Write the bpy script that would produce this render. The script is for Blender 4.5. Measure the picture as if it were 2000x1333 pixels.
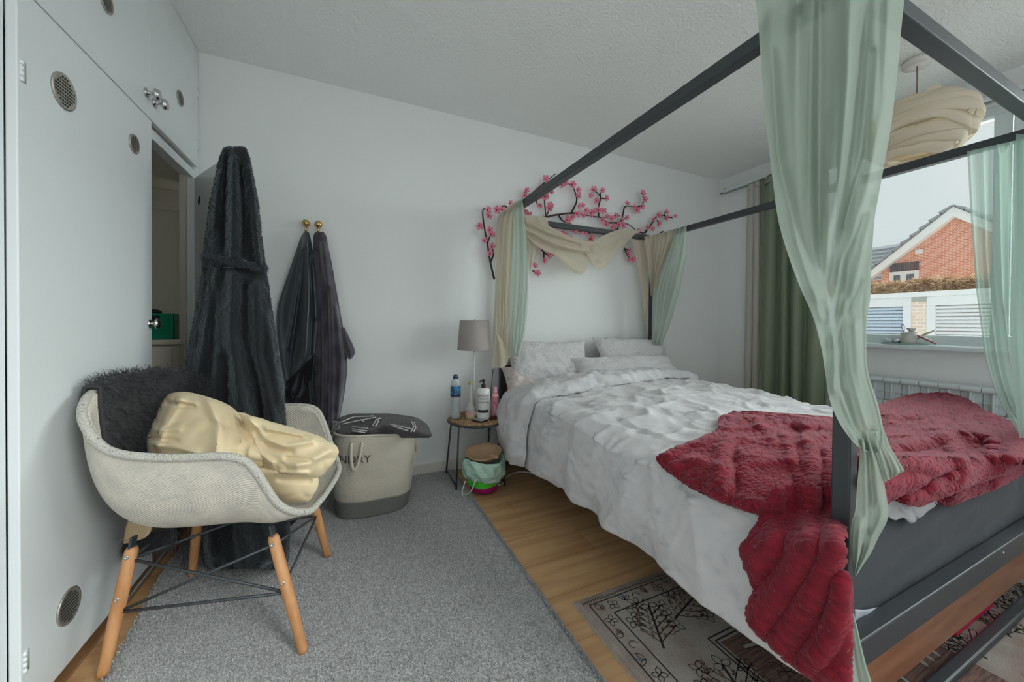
import bpy, bmesh, math, random
from math import sin, cos, pi, sqrt, exp
from mathutils import Vector, Matrix, noise
from mathutils.bvhtree import BVHTree
random.seed(7)
for o in list(bpy.data.objects): bpy.data.objects.remove(o, do_unlink=True)
S = bpy.context.scene
COL = S.collection

# ------------------------------------------------------------------ camera
YAW, PITCH, ROLL, FPX, CY, HC = .4217, -.0102, .0081, 713.02, 641.14, .994
_f = Vector((sin(YAW)*cos(PITCH), cos(YAW)*cos(PITCH), sin(PITCH)))
_r0 = Vector((cos(YAW), -sin(YAW), 0)); _u0 = _r0.cross(_f)
_r = _r0*cos(ROLL) + _u0*sin(ROLL); _u = _u0*cos(ROLL) - _r0*sin(ROLL)
CAM = Vector((0, 0, HC))
cd = bpy.data.cameras.new('camera'); co = bpy.data.objects.new('camera', cd); COL.objects.link(co)
m3 = Matrix((_r, _u, -_f)).transposed()
co.matrix_world = Matrix.Translation(CAM) @ m3.to_4x4()
cd.sensor_width = 36; cd.lens = FPX/2000*36; cd.shift_y = (CY-666.5)/2000; cd.clip_start = .02
S.camera = co

# ------------------------------------------------------------------ sky and light
W = bpy.data.worlds.new('overcast_sky'); S.world = W; W.use_nodes = True
wn = W.node_tree.nodes; wl = W.node_tree.links
bg = wn['Background']
tc = wn.new('ShaderNodeTexCoord'); nz = wn.new('ShaderNodeTexNoise'); nz.inputs['Scale'].default_value = 2.2; nz.inputs['Detail'].default_value = 5
rp = wn.new('ShaderNodeValToRGB'); rp.color_ramp.elements[0].position = .35; rp.color_ramp.elements[1].position = .7
rp.color_ramp.elements[0].color = (.80, .87, .90, 1); rp.color_ramp.elements[1].color = (.89, .94, .95, 1)
wl.new(tc.outputs['Generated'], nz.inputs['Vector']); wl.new(nz.outputs['Fac'], rp.inputs['Fac']); wl.new(rp.outputs['Color'], bg.inputs['Color'])
bg.inputs['Strength'].default_value = .645
sd = bpy.data.lights.new('daylight', 'SUN'); sd.energy = 9.0; sd.angle = math.radians(75); sd.color = (.95, 1, .99)
so = bpy.data.objects.new('daylight', sd); COL.objects.link(so)
so.rotation_euler = Vector((-.78, .34, -.52)).to_track_quat('-Z', 'Y').to_euler()
V = S.view_settings; V.view_transform = 'Standard'; V.look = 'None'; V.gamma = 1; V.use_curve_mapping = False; V.exposure = 0.45

# ------------------------------------------------------------------ helpers
def ray(px, py): return _f + _r*((px-1000)/FPX) - _u*((py-CY)/FPX)
def at(px, py, d): return CAM + ray(px, py)*d                      # d = distance along the view axis
def onx(px, py, X): d = ray(px, py); return CAM + d*(X/d.x)
def ony(px, py, Y): d = ray(px, py); return CAM + d*(Y/d.y)
def onz(px, py, Z): d = ray(px, py); return CAM + d*((Z-HC)/d.z)
def pix(p):
    d = Vector(p)-CAM; z = d.dot(_f); return 1000+FPX*d.dot(_r)/z, CY-FPX*d.dot(_u)/z, z
def lerp(a, b, t): return a+(b-a)*t
def sstep(a, b, x):
    t = min(1, max(0, (x-a)/(b-a))); return t*t*(3-2*t)
def interp(tab, x):                                               # piecewise rows [(x, a, b, ...)], smooth
    if x <= tab[0][0]: return list(tab[0][1:])
    for i in range(len(tab)-1):
        a, b = tab[i], tab[i+1]
        if x <= b[0]:
            t = (x-a[0])/(b[0]-a[0])
            pa = tab[i-1] if i else a; pb = tab[i+2] if i+2 < len(tab) else b
            out = []
            for k in range(1, min(len(a), len(b), len(pa), len(pb))):
                m0 = (b[k]-pa[k])/(b[0]-pa[0])*(b[0]-a[0]); m1 = (pb[k]-a[k])/(pb[0]-a[0])*(b[0]-a[0])
                t2, t3 = t*t, t*t*t
                out.append((2*t3-3*t2+1)*a[k]+(t3-2*t2+t)*m0+(-2*t3+3*t2)*b[k]+(t3-t2)*m1)
            return out
    return list(tab[-1][1:])
def fbm(x, y, z=0, o=3):
    s = 0; a = 1
    for i in range(o):
        s += a*noise.noise((x, y, z)); x, y, z, a = x*2.03+7, y*2.03+3, z*2.03, a*.5
    return s
def spline(pts, n=8):
    pts = [Vector(p) for p in pts]; out = []
    for i in range(len(pts)-1):
        p0 = pts[max(0, i-1)]; p1 = pts[i]; p2 = pts[i+1]; p3 = pts[min(len(pts)-1, i+2)]
        for k in range(n):
            t = k/n
            out.append(.5*((2*p1)+(p2-p0)*t+(2*p0-5*p1+4*p2-p3)*t*t+(3*p1-p0-3*p2+p3)*t**3))
    out.append(pts[-1]); return out
def ridge_h(px, py, ridges, dist=1.0):
    s = 0
    for h, w, pl in ridges:
        lim = 1.5*w*dist/FPX; h = max(-lim, min(lim, h))
        best = 1e9
        for i in range(len(pl)-1):
            ax, ay = pl[i]; bx, by = pl[i+1]; dx, dy = bx-ax, by-ay
            L = dx*dx+dy*dy; t = max(0, min(1, ((px-ax)*dx+(py-ay)*dy)/L)) if L else 0
            d = (px-ax-t*dx)**2+(py-ay-t*dy)**2
            if d < best: best = d
        if best < 9*w*w: s += h*exp(-best/(w*w))
    return s

class MB:
    def __init__(s): s.v = []; s.f = []; s.uv = {}
    def quad(s, a, b, c, d):
        n = len(s.v); s.v += [Vector(a), Vector(b), Vector(c), Vector(d)]; s.f.append((n, n+1, n+2, n+3)); return s
    def poly(s, pts):
        n = len(s.v); s.v += [Vector(p) for p in pts]; s.f.append(tuple(range(n, n+len(pts)))); return s
    def box(s, x0, x1, y0, y1, z0, z1, M=None):
        n = len(s.v)
        for x in (x0, x1):
            for y in (y0, y1):
                for z in (z0, z1):
                    p = Vector((x, y, z)); s.v.append(M @ p if M else p)
        for q in ((0, 1, 3, 2), (4, 6, 7, 5), (0, 4, 5, 1), (2, 3, 7, 6), (0, 2, 6, 4), (1, 5, 7, 3)): s.f.append(tuple(n+i for i in q))
        return s
    def bar(s, a, b, w, h, up=(0, 0, 1)):
        a, b = Vector(a), Vector(b); d = (b-a).normalized(); up = Vector(up)
        if abs(d.dot(up)) > .95: up = Vector((0, 1, 0))
        r = d.cross(up).normalized(); u = r.cross(d); n = len(s.v)
        for p in (a, b):
            for i, j in ((-1, -1), (1, -1), (1, 1), (-1, 1)): s.v.append(p+r*(i*w/2)+u*(j*h/2))
        for q in ((3, 2, 1, 0), (4, 5, 6, 7), (0, 1, 5, 4), (1, 2, 6, 5), (2, 3, 7, 6), (3, 0, 4, 7)): s.f.append(tuple(n+i for i in q))
        return s
    def prism(s, pts, vec):
        pts = [Vector(p) for p in pts]; vec = Vector(vec); n = len(s.v); k = len(pts)
        s.v += pts+[p+vec for p in pts]
        s.f.append(tuple(range(n+k-1, n-1, -1))); s.f.append(tuple(range(n+k, n+2*k)))
        for i in range(k): j = (i+1) % k; s.f.append((n+i, n+j, n+k+j, n+k+i))
        return s
    def tube(s, pts, r, n=8, cap=True, flat=1):
        pts = [Vector(p) for p in pts]; m = len(pts); b0 = len(s.v); nr = None
        for i, p in enumerate(pts):
            d = (pts[min(i+1, m-1)]-pts[max(i-1, 0)])
            if d.length < 1e-9: d = Vector((0, 0, 1))
            d.normalize()
            if nr is None:
                nr = d.orthogonal().normalized()
            else:
                nr = (nr-d*nr.dot(d))
                nr = nr.normalized() if nr.length > 1e-6 else d.orthogonal().normalized()
            bn = d.cross(nr); rr = r[i] if isinstance(r, (list, tuple)) else r
            for k in range(n):
                a = 2*pi*k/n; s.v.append(p+nr*(cos(a)*rr)+bn*(sin(a)*rr*flat))
        for i in range(m-1):
            for k in range(n):
                a = b0+i*n+k; b = b0+i*n+(k+1) % n; s.f.append((a, b, b+n, a+n))
        if cap:
            s.f.append(tuple(b0+k for k in range(n-1, -1, -1))); s.f.append(tuple(b0+(m-1)*n+k for k in range(n)))
        return s
    def lathe(s, prof, c=(0, 0, 0), n=24, M=None, sx=1, sy=1, cap0=True, cap1=True):
        c = Vector(c); b0 = len(s.v)
        for r, z in prof:
            for k in range(n):
                a = 2*pi*k/n; p = Vector((r*cos(a)*sx, r*sin(a)*sy, z)); s.v.append(c+(M @ p if M else p))
        m = len(prof)
        for i in range(m-1):
            for k in range(n):
                a = b0+i*n+k; b = b0+i*n+(k+1) % n; s.f.append((a, b, b+n, a+n))
        if cap0: s.f.append(tuple(b0+k for k in range(n-1, -1, -1)))
        if cap1: s.f.append(tuple(b0+(m-1)*n+k for k in range(n)))
        return s
    def grid(s, fn, nu, nv, wrap=False, uvs=(1, 1)):
        b0 = len(s.v)
        for j in range(nv+1):
            for i in range(nu if wrap else nu+1):
                u, v = i/nu, j/nv; s.uv[len(s.v)] = (u*uvs[0], v*uvs[1]); s.v.append(Vector(fn(u, v)))
        w = nu if wrap else nu+1
        for j in range(nv):
            for i in range(nu):
                a = b0+j*w+i; b = b0+j*w+(i+1) % w; s.f.append((a, b, b+w, a+w))
        return s
    def ball(s, c, r, n=12, m=8, sc=(1, 1, 1)):
        return s.lathe([(r*sin(pi*i/m)+1e-5, -r*cos(pi*i/m)*sc[2]) for i in range(m+1)], c, n, None, sc[0], sc[1], True, True)
    def bvh(s): return BVHTree.FromPolygons(s.v, s.f)
    def displace(s, fn):
        nrm = normals(s.v, s.f)
        s.v = [p+n*fn(p, n) for p, n in zip(s.v, nrm)]; return s

def normals(v, f):
    nr = [Vector((0, 0, 0)) for _ in v]
    for q in f:
        a, b, c = v[q[0]], v[q[1]], v[q[2]]; n = (b-a).cross(c-a)
        if len(q) > 3: n += (c-a).cross(v[q[3]]-a)
        for i in q: nr[i] += n
    return [n.normalized() if n.length > 1e-12 else Vector((0, 0, 1)) for n in nr]

def tag(o, label=None, cat=None, group=None, kind=None):
    if label: o['label'] = label
    if cat: o['category'] = cat
    if group: o['group'] = group
    if kind: o['kind'] = kind
    return o
def setpar(o, parent):
    if parent:
        o.parent = parent; o.matrix_parent_inverse = Matrix.Translation(-Vector(parent.get('_b', (0, 0, 0))))
def obj(name, mb, mat, parent=None, smooth=True, bevel=0, solid=0, sub=0, uv=True, offset=-1):
    me = bpy.data.meshes.new(name); me.from_pydata([tuple(p) for p in mb.v], [], mb.f); me.update()
    if mb.uv and uv:
        ul = me.uv_layers.new(name='UVMap')
        for lp in me.loops: ul.data[lp.index].uv = mb.uv.get(lp.vertex_index, (0, 0))
    mats = mat if isinstance(mat, (list, tuple)) else [mat]
    for m in mats: me.materials.append(m)
    if smooth: me.polygons.foreach_set('use_smooth', [True]*len(me.polygons))
    o = bpy.data.objects.new(name, me); COL.objects.link(o); setpar(o, parent)
    if solid: md = o.modifiers.new('thick', 'SOLIDIFY'); md.thickness = solid; md.offset = offset
    if sub: md = o.modifiers.new('sub', 'SUBSURF'); md.levels = sub; md.render_levels = sub
    if bevel:
        md = o.modifiers.new('bevel', 'BEVEL'); md.width = bevel; md.segments = 2; md.limit_method = 'ANGLE'; md.angle_limit = math.radians(40); md.harden_normals = False
    return o
def inst(name, me, loc, rot=(0, 0, 0), sc=(1, 1, 1), parent=None, mat4=None):
    o = bpy.data.objects.new(name, me); COL.objects.link(o); setpar(o, parent)
    if mat4 is not None: o.matrix_basis = mat4
    else: o.location = loc; o.rotation_euler = rot; o.scale = sc
    return o
def thing(name, label, cat, loc=(0, 0, 0), group=None, kind=None):
    o = bpy.data.objects.new(name, None); COL.objects.link(o); o.location = loc; o['_b'] = tuple(loc); o.empty_display_size = .05
    return tag(o, label, cat, group, kind)
def struct(name, mb, mat, smooth=False, bevel=0, label=None):
    o = obj(name, mb, mat, None, smooth, bevel); tag(o, label, None, None, 'structure'); return o
def join(*mbs):
    r = MB()
    for m in mbs:
        n = len(r.v); r.v += m.v; r.f += [tuple(i+n for i in q) for q in m.f]
        for k, t in m.uv.items(): r.uv[k+n] = t
    return r

def px_rows(rows, nu, nv, depth, ridges=(), ripple=None, uvs=(1, 1)):
    """rows: (py, pxL, pxR[, tilt]) outline of a cloth as seen from the doorway; depth(px,py,u,v) its real distance; ridges raise folds"""
    rows = [tuple(r)+(0,)*(4-len(r)) for r in rows]; y0, y1 = rows[0][0], rows[-1][0]
    def fn(u, v):
        py = lerp(y0, y1, v); r = interp(rows, py); a, b = r[0], r[1]; tl = r[2] if len(r) > 2 else 0
        px = lerp(a, b, u); py2 = py+tl*(u-.5)
        d = depth(px, py2, u, v); d -= ridge_h(px, py2, ridges, d)
        if ripple: d += ripple(u, v)
        return at(px, py2, d)
    return MB().grid(fn, nu, nv, False, uvs)

def px_cols(cols, nu, nv, depth, ridges=(), ripple=None, uvs=(1, 1)):
    """the same with columns (px, pyTop, pyBottom)"""
    x0, x1 = cols[0][0], cols[-1][0]
    def fn(u, v):
        px = lerp(x0, x1, u); a, b = interp(cols, px)[:2]; py = lerp(a, b, v); d = depth(px, py, u, v); d -= ridge_h(px, py, ridges, d)
        if ripple: d += ripple(u, v)
        return at(px, py, d)
    return MB().grid(fn, nu, nv, False, uvs)

def strands(mb, n, L, wd, seed, down=.6, sel=None, spread=.5):
    r = random.Random(seed); nr = normals(mb.v, mb.f); out = MB(); F = mb.f
    for i in range(n):
        q = F[r.randrange(len(F))]; a, b_ = r.random(), r.random(); v = [mb.v[j] for j in q]
        p = lerp(lerp(v[0], v[1], a), lerp(v[3], v[2], a), b_); nn = nr[q[0]].copy()
        if sel and not sel(p, nn): continue
        if nn.dot(CAM-p) < 0 and r.random() < .5: pass
        d = (nn*(1 if nn.dot(CAM-p) > 0 else -1)+Vector((r.gauss(0, spread), r.gauss(0, spread), r.gauss(0, spread)-down))).normalized()
        l = L*r.uniform(.5, 1.2); s = d.cross(Vector((r.random()-.5, r.random()-.5, r.random()-.5))).normalized()*wd
        m1 = p+d*l*.55; m2 = p+d*l*.95+Vector((r.gauss(0, .25), r.gauss(0, .25), -.35))*l*.6; k = len(out.v)
        out.v += [p-s, p+s, m1+s*.8, m1-s*.8, m2]; out.f += [(k, k+1, k+2, k+3), (k+3, k+2, k+4)]
    return out

# ------------------------------------------------------------------ materials
def lin(c): return tuple(((x/255)/12.92 if x/255 <= .04045 else ((x/255+.055)/1.055)**2.4) for x in c)
def mat(name, rgb, rough=.6, bump=None, var=None, metal=0, sheen=0, alpha=1, trans=0, coord='Object', spec=None, translucent=0, wave=None, ior=None, emis=0):
    """rgb 0-255. bump=(scale,strength,detail[,stretch]); var=(rgb2,scale,detail[,stretch,lo,hi]); wave=(scale,strength,dir)"""
    m = bpy.data.materials.new(name); m.use_nodes = True; nt = m.node_tree; N = nt.nodes; L = nt.links; b = N['Principled BSDF']
    col = (*lin(rgb), 1); b.inputs['Base Color'].default_value = col; b.inputs['Roughness'].default_value = rough; b.inputs['Metallic'].default_value = metal
    if sheen: b.inputs['Sheen Weight'].default_value = sheen; b.inputs['Sheen Roughness'].default_value = .4
    if spec is not None: b.inputs['Specular IOR Level'].default_value = spec
    if trans: b.inputs['Transmission Weight'].default_value = trans
    if ior: b.inputs['IOR'].default_value = ior
    tcn = N.new('ShaderNodeTexCoord')
    def mapped(st):
        mp = N.new('ShaderNodeMapping'); mp.inputs['Scale'].default_value = st; L.new(tcn.outputs[coord], mp.inputs['Vector']); return mp.outputs['Vector']
    cs = None
    if var:
        st = var[3] if len(var) > 3 else (1, 1, 1); lo, hi = (var[4], var[5]) if len(var) > 5 else (.35, .65)
        nz = N.new('ShaderNodeTexNoise'); nz.inputs['Scale'].default_value = var[1]; nz.inputs['Detail'].default_value = var[2]; L.new(mapped(st), nz.inputs['Vector'])
        rp = N.new('ShaderNodeValToRGB'); rp.color_ramp.elements[0].position = lo; rp.color_ramp.elements[1].position = hi
        rp.color_ramp.elements[0].color = col; rp.color_ramp.elements[1].color = (*lin(var[0]), 1)
        L.new(nz.outputs['Fac'], rp.inputs['Fac']); cs = rp.outputs['Color']; L.new(cs, b.inputs['Base Color'])
    h = None
    if bump:
        st = bump[3] if len(bump) > 3 else (1, 1, 1)
        nz = N.new('ShaderNodeTexNoise'); nz.inputs['Scale'].default_value = bump[0]; nz.inputs['Detail'].default_value = bump[2]; L.new(mapped(st), nz.inputs['Vector'])
        bp = N.new('ShaderNodeBump'); bp.inputs['Strength'].default_value = bump[1]; bp.inputs['Distance'].default_value = .01; L.new(nz.outputs['Fac'], bp.inputs['Height'])
        L.new(bp.outputs['Normal'], b.inputs['Normal']); h = bp
    if wave:
        wv = N.new('ShaderNodeTexWave'); wv.inputs['Scale'].default_value = wave[0]; wv.bands_direction = wave[2]; L.new(mapped((1, 1, 1)), wv.inputs['Vector'])
        wv.inputs['Distortion'].default_value = wave[3] if len(wave) > 3 else 0; wv.inputs['Detail Scale'].default_value = 2
        bp = N.new('ShaderNodeBump'); bp.inputs['Strength'].default_value = wave[1]; bp.inputs['Distance'].default_value = .01; L.new(wv.outputs['Fac'], bp.inputs['Height'])
        if h: L.new(h.outputs['Normal'], bp.inputs['Normal'])
        L.new(bp.outputs['Normal'], b.inputs['Normal']); h = bp
    out = N['Material Output']; sh = b.outputs[0]
    if translucent:
        t = N.new('ShaderNodeBsdfTranslucent'); t.inputs['Color'].default_value = col
        if cs: L.new(cs, t.inputs['Color'])
        mx = N.new('ShaderNodeMixShader'); mx.inputs[0].default_value = translucent; L.new(sh, mx.inputs[1]); L.new(t.outputs[0], mx.inputs[2]); sh = mx.outputs[0]
    if alpha < 1:
        t = N.new('ShaderNodeBsdfTransparent'); mx = N.new('ShaderNodeMixShader'); mx.inputs[0].default_value = alpha
        L.new(t.outputs[0], mx.inputs[1]); L.new(sh, mx.inputs[2]); sh = mx.outputs[0]
    L.new(sh, out.inputs['Surface'])
    m.diffuse_color = col
    return m
def glassmat(name, tint=(255, 255, 255), op=.08, rough=.02):
    m = bpy.data.materials.new(name); m.use_nodes = True; nt = m.node_tree; N = nt.nodes; L = nt.links; N.remove(N['Principled BSDF'])
    t = N.new('ShaderNodeBsdfTransparent'); t.inputs[0].default_value = (*lin(tint), 1)
    g = N.new('ShaderNodeBsdfGlossy'); g.inputs['Roughness'].default_value = rough
    fr = N.new('ShaderNodeFresnel'); fr.inputs[0].default_value = 1.4
    ml = N.new('ShaderNodeMath'); ml.operation = 'ADD'; ml.inputs[1].default_value = op; L.new(fr.outputs[0], ml.inputs[0])
    mx = N.new('ShaderNodeMixShader'); L.new(ml.outputs[0], mx.inputs[0]); L.new(t.outputs[0], mx.inputs[1]); L.new(g.outputs[0], mx.inputs[2])
    L.new(mx.outputs[0], N['Material Output'].inputs['Surface']); return m
# ------------------------------------------------------------------ room shell
D, XL, XR, H = 2.418, -.695, 3.277, 2.40
Y0 = -.25
M_wall = mat('wall_paint', (234, 236, 235), .75, bump=(60, .04, 4))
M_ceil = mat('ceiling_artex', (240, 242, 240), .9, bump=(70, .75, 4))
M_white = mat('white_gloss_paint', (218, 223, 224), .35, bump=(14, .02, 2))
M_cream = mat('cream_paint', (206, 198, 182), .5)
M_trim = mat('trim_white', (220, 216, 208), .45)
M_oak = mat('oak_laminate', (210, 168, 122), .42, var=((168, 126, 86), 2.2, 8, (1.0, 11, 8), .40, .80), bump=(30, .05, 6, (.6, 14, 8)))
M_black = mat('black_metal', (58, 62, 66), .42)
M_under = mat('dark_joint', (60, 44, 30), .9)
M_chrome = mat('brushed_chrome', (200, 200, 198), .25, metal=1)
M_vent = mat('vent_alloy', (176, 172, 164), .4, metal=.7)
M_dark = mat('void_shade', (30, 28, 26), .9)  # near-black colour for the shade inside slots and holes

# floor with separate planks running across the room
fl = struct('floor', MB().box(-1.5, 3.4, Y0, D+.3, -.06, -.012), M_under)
PW, PL = .19, 1.28
pm = bpy.data.meshes.new('plank'); t = MB().box(.0008, PL-.0008, .0008, PW-.0008, -.012, 0)
pm.from_pydata([tuple(p) for p in t.v], [], t.f); pm.materials.append(M_oak)
row = 0; y = D+.05-PW
while y > Y0-.1:
    x = -1.55-[0, .43, .86, .2, .64][row % 5]
    while x < 3.4:
        o = inst('plank', pm, (x, y, random.uniform(-.0004, .0004)), parent=fl); x += PL
    y -= PW; row += 1
# oak grain differs from plank to plank
nt = M_oak.node_tree; oi = nt.nodes.new('ShaderNodeObjectInfo')
for mp in [n for n in nt.nodes if n.type == 'MAPPING']:
    cx = nt.nodes.new('ShaderNodeCombineXYZ'); ml = nt.nodes.new('ShaderNodeMath'); ml.operation = 'MULTIPLY'; ml.inputs[1].default_value = 37
    nt.links.new(oi.outputs['Random'], ml.inputs[0]); nt.links.new(ml.outputs[0], cx.inputs[0]); nt.links.new(ml.outputs[0], cx.inputs[2]); nt.links.new(cx.outputs[0], mp.inputs['Location'])

struct('ceiling', MB().box(-1.5, XR+.25, Y0, D+.35, H, H+.1), M_ceil)
struct('wall_back', MB().box(XL-.05, XR+.25, D, D+.1, -.05, H+.05), M_wall)
struct('baseboard_back', MB().box(XL, XR, D-.014, D, 0, .075), M_trim, bevel=.004)
# right wall with the window opening
WY0, WY1, WZ0, WZ1 = -.62, 1.74, .885, 2.235
wr = MB()
wr.box(XR, XR+.24, WY1, D+.1, -.05, H+.05).box(XR, XR+.24, -3.4, WY0, -.05, 5.4).box(XR, XR+.24, WY0, WY1, -.05, WZ0-.03).box(XR, XR+.24, WY0, WY1, WZ1, H+.05)  # tall unseen stretch beyond the window is added to block the sun
struct('wall_right', wr, M_wall)
struct('baseboard_right', MB().box(XR-.014, XR, Y0, D-.014, 0, .075), M_trim, bevel=.004)
M_upvc = mat('window_upvc', (214, 226, 226), .35)
M_glass = glassmat('window_glass', (250, 253, 252), 0.0)
win = thing('window_1', 'white framed window of tall panes above the radiator', None, (XR+.06, .55, WZ0), None, 'structure')
FX0, FX1 = XR+.02, XR+.085
fr = MB().box(FX0, FX1, WY0, WY1, WZ0, WZ0+.062).box(FX0, FX1, WY0, WY1, WZ1-.05, WZ1).box(FX0, FX1, WY0, WY0+.05, WZ0, WZ1).box(FX0, FX1, WY1-.05, WY1, WZ0, WZ1)
obj('window_frame', fr, M_upvc, win, False, .004)
obj('mullion', MB().box(FX0, FX1, .712, .775, WZ0+.06, WZ1-.05), M_upvc, win, False, .004)
obj('mullion', MB().box(FX0, FX1, -.03, .035, WZ0+.06, WZ1-.05), M_upvc, win, False, .004)
cas = MB().box(FX0-.012, FX1-.02, .655, .705, WZ0+.065, WZ1-.055).box(FX0-.012, FX1-.02, .042, .09, WZ0+.065, WZ1-.055).box(FX0-.012, FX1-.02, .09, .655, WZ0+.065, WZ0+.11).box(FX0-.012, FX1-.02, .09, .655, WZ1-.10, WZ1-.055)
obj('casement_frame', cas, M_upvc, win, False, .004)
for a, b in ((.775, WY1-.05), (.09, .655), (WY0+.05, -.03)):
    obj('pane', MB().box(FX1-.03, FX1-.026, a, b, WZ0+.06, WZ1-.05), M_glass, win, False)
obj('window_sill', MB().box(XR-.07, FX0, WY0-.04, WY1+.04, WZ0-.03, WZ0), M_upvc, win, False, .008)
# ------------------------------------------------------------------ fitted wardrobe
XW = XL-.02
wd = thing('fitted_wardrobe', 'white fitted wardrobe along the left wall with one door ajar', 'wardrobe', (XW-.3, 1.2, 0))
ZD = 1.722; ZS = 1.768
XI = XW-.62
YE = 2.64; HY = 2.345                      # hinge line of the open door
obj('plinth', MB().box(XW-.03, XW-.006, Y0, D-.002, 0, .045), mat('plinth_brown', (150, 112, 78), .5, var=((110, 80, 54), 6, 5, (1, .6, 8))), wd, False)
obj('plinth_moulding', MB().box(XW-.006, XW+.012, Y0, D-.03, 0.001, .012), mat('quadrant_brown', (140, 104, 70), .5), wd, False)
# carcass: frame members, liner and shelf
obj('end_stile', MB().box(XW-.03, XW, HY+.012, D-.001, .045, H-.002), M_white, wd, False, .002)
obj('frame_jamb', MB().box(XW-.05, XW-.03, HY-.02, HY+.012, .045, ZD), M_cream, wd, False, .002)
obj('frame_stile', MB().box(XW-.03, XW, .9, 1.235, .045, H-.002), M_white, wd, False, .002)
obj('frame_stile', MB().box(XW-.03, XW, Y0, .8992, .045, H-.002), M_white, wd, False, .002)
obj('header_rail', MB().box(XW-.045, XW, 1.862, HY+.012, ZD, ZS-.006), M_white, wd, False, .002)
obj('top_rail', MB().box(XW-.03, XW, 1.235, HY+.012, 2.262, H-.002), M_white, wd, False, .002)
obj('back_panel', MB().box(XI-.02, XI, .9, YE, .02, H-.005), mat('wardrobe_liner', (190, 186, 178), .6), wd, False)
obj('side_panel', MB().box(XI-.02, XW+.06, YE, YE+.02, -.01, H-.003), M_cream, wd, False)
obj('side_panel', MB().box(XI, XW-.03, 1.20, 1.22, .02, ZD+.02), M_cream, wd, False)
obj('shelf', MB().box(XI, XW-.046, 1.2, YE, ZD+.0, ZD+.03), M_cream, wd, False)
obj('panel_moulding', MB().box(XW-.115, XW-.03, YE-.018, YE, .02, ZD).box(XI, XW-.115, YE-.016, YE, ZD-.11, ZD), M_cream, wd, False, .003)
obj('floor_panel', MB().box(XI, XW-.03, 1.2, YE, .02, .05), M_cream, wd, False)

def vent_disc(c, r, nrm, parent, slots='grid'):
    """round alloy ventilator with slot shade painted on its face"""
    n = Vector(nrm).normalized(); q = n.to_track_quat('Z', 'Y').to_matrix()
    v = obj('vent', MB().lathe([(r*.86, .0035), (r*.9, .0045), (r, .004), (r, 0)], c, 32, q, cap0=True), M_vent, parent)
    g = MB(); k = 8; st = r*1.5/k
    for i in range(-k//2, k//2+1):
        w = sqrt(max(0, (r*.78)**2-(i*st)**2))
        if slots == 'grid':
            for j in range(-k//2, k//2+1):
                if abs(j*st) < w: 
                    p = [Vector((i*st+a, j*st+b, .0042)) for a, b in ((-st*.3, -st*.3), (st*.3, -st*.3), (st*.3, st*.3), (-st*.3, st*.3))]
                    g.poly([Vector(c)+q @ x for x in p])
        else:
            if w > .004:
                p = [Vector((a, i*st+b, .0042)) for a, b in ((-w, -st*.22), (w, -st*.22), (w, st*.22), (-w, st*.22))]
                g.poly([Vector(c)+q @ x for x in p])
    obj('vent_slots', g, M_dark, v, False)  # flat dark quads stand for the shade in the slots
    return v
def knob(c, nrm, parent, r=.0165, m=None, L=.03):
    q = Vector(nrm).to_track_quat('Z', 'Y').to_matrix()
    return obj('knob', MB().lathe([(r*.82, 0), (r*.82, .003), (r*.35, .005), (r*.28, L*.55), (r*.5, L*.62), (r, L*.68), (r, L*.82), (r*.85, L), (r*.3, L+.002)], c, 20, q), m or M_chrome, parent)
def hinge(c, parent):
    x, y, z = c; h = MB()
    for i in range(4): h.tube([(x, y, z+i*.013), (x, y, z+i*.013+.010)], .0045, 8)
    h.box(x-.002, x+.0015, y-.003, y+.012, z, z+.05)
    return obj('hinge', h, M_white, parent)
DT = .02
d1 = obj('door', MB().box(XW, XW+DT, 1.2365, 1.866, .055, ZS), M_white, wd, False, .0025)
vent_disc((XW+DT, 1.385, 1.605), .046, (1, 0, 0), d1)
vent_disc((XW+DT, 1.735, 1.622), .033, (1, 0, 0), d1, 'slots')
vent_disc((XW+DT, 1.395, .215), .046, (1, 0, 0), d1, 'slots')
knob((XW+DT, 1.846, .985), (1, 0, 0), d1, .02)
hinge((XW+DT, 1.248, 1.55), d1); hinge((XW+DT, 1.248, .16), d1)
# upper cupboard doors
d2 = obj('cupboard_door', MB().box(XW, XW+DT, 1.2365, 1.846, ZS+.004, 2.256), M_white, wd, False, .0025)
d3 = obj('cupboard_door', MB().box(XW, XW+DT, 1.849, HY-.004, ZS+.004, 2.256), M_white, wd, False, .0025)
knob((XW+DT, 1.822, 1.853), (1, 0, 0), d2, .02, None, .04); knob((XW+DT, 1.885, 1.85), (1, 0, 0), d3, .02, None, .04)
vent_disc((XW+DT, 2.125, 2.0), .034, (1, 0, 0), d3, 'slots'); vent_disc((XW+DT, 1.575, 1.995), .034, (1, 0, 0), d2, 'slots')
hinge((XW+DT, HY-.004, 2.12), d3); hinge((XW+DT, HY-.004, 1.86), d3)
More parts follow.
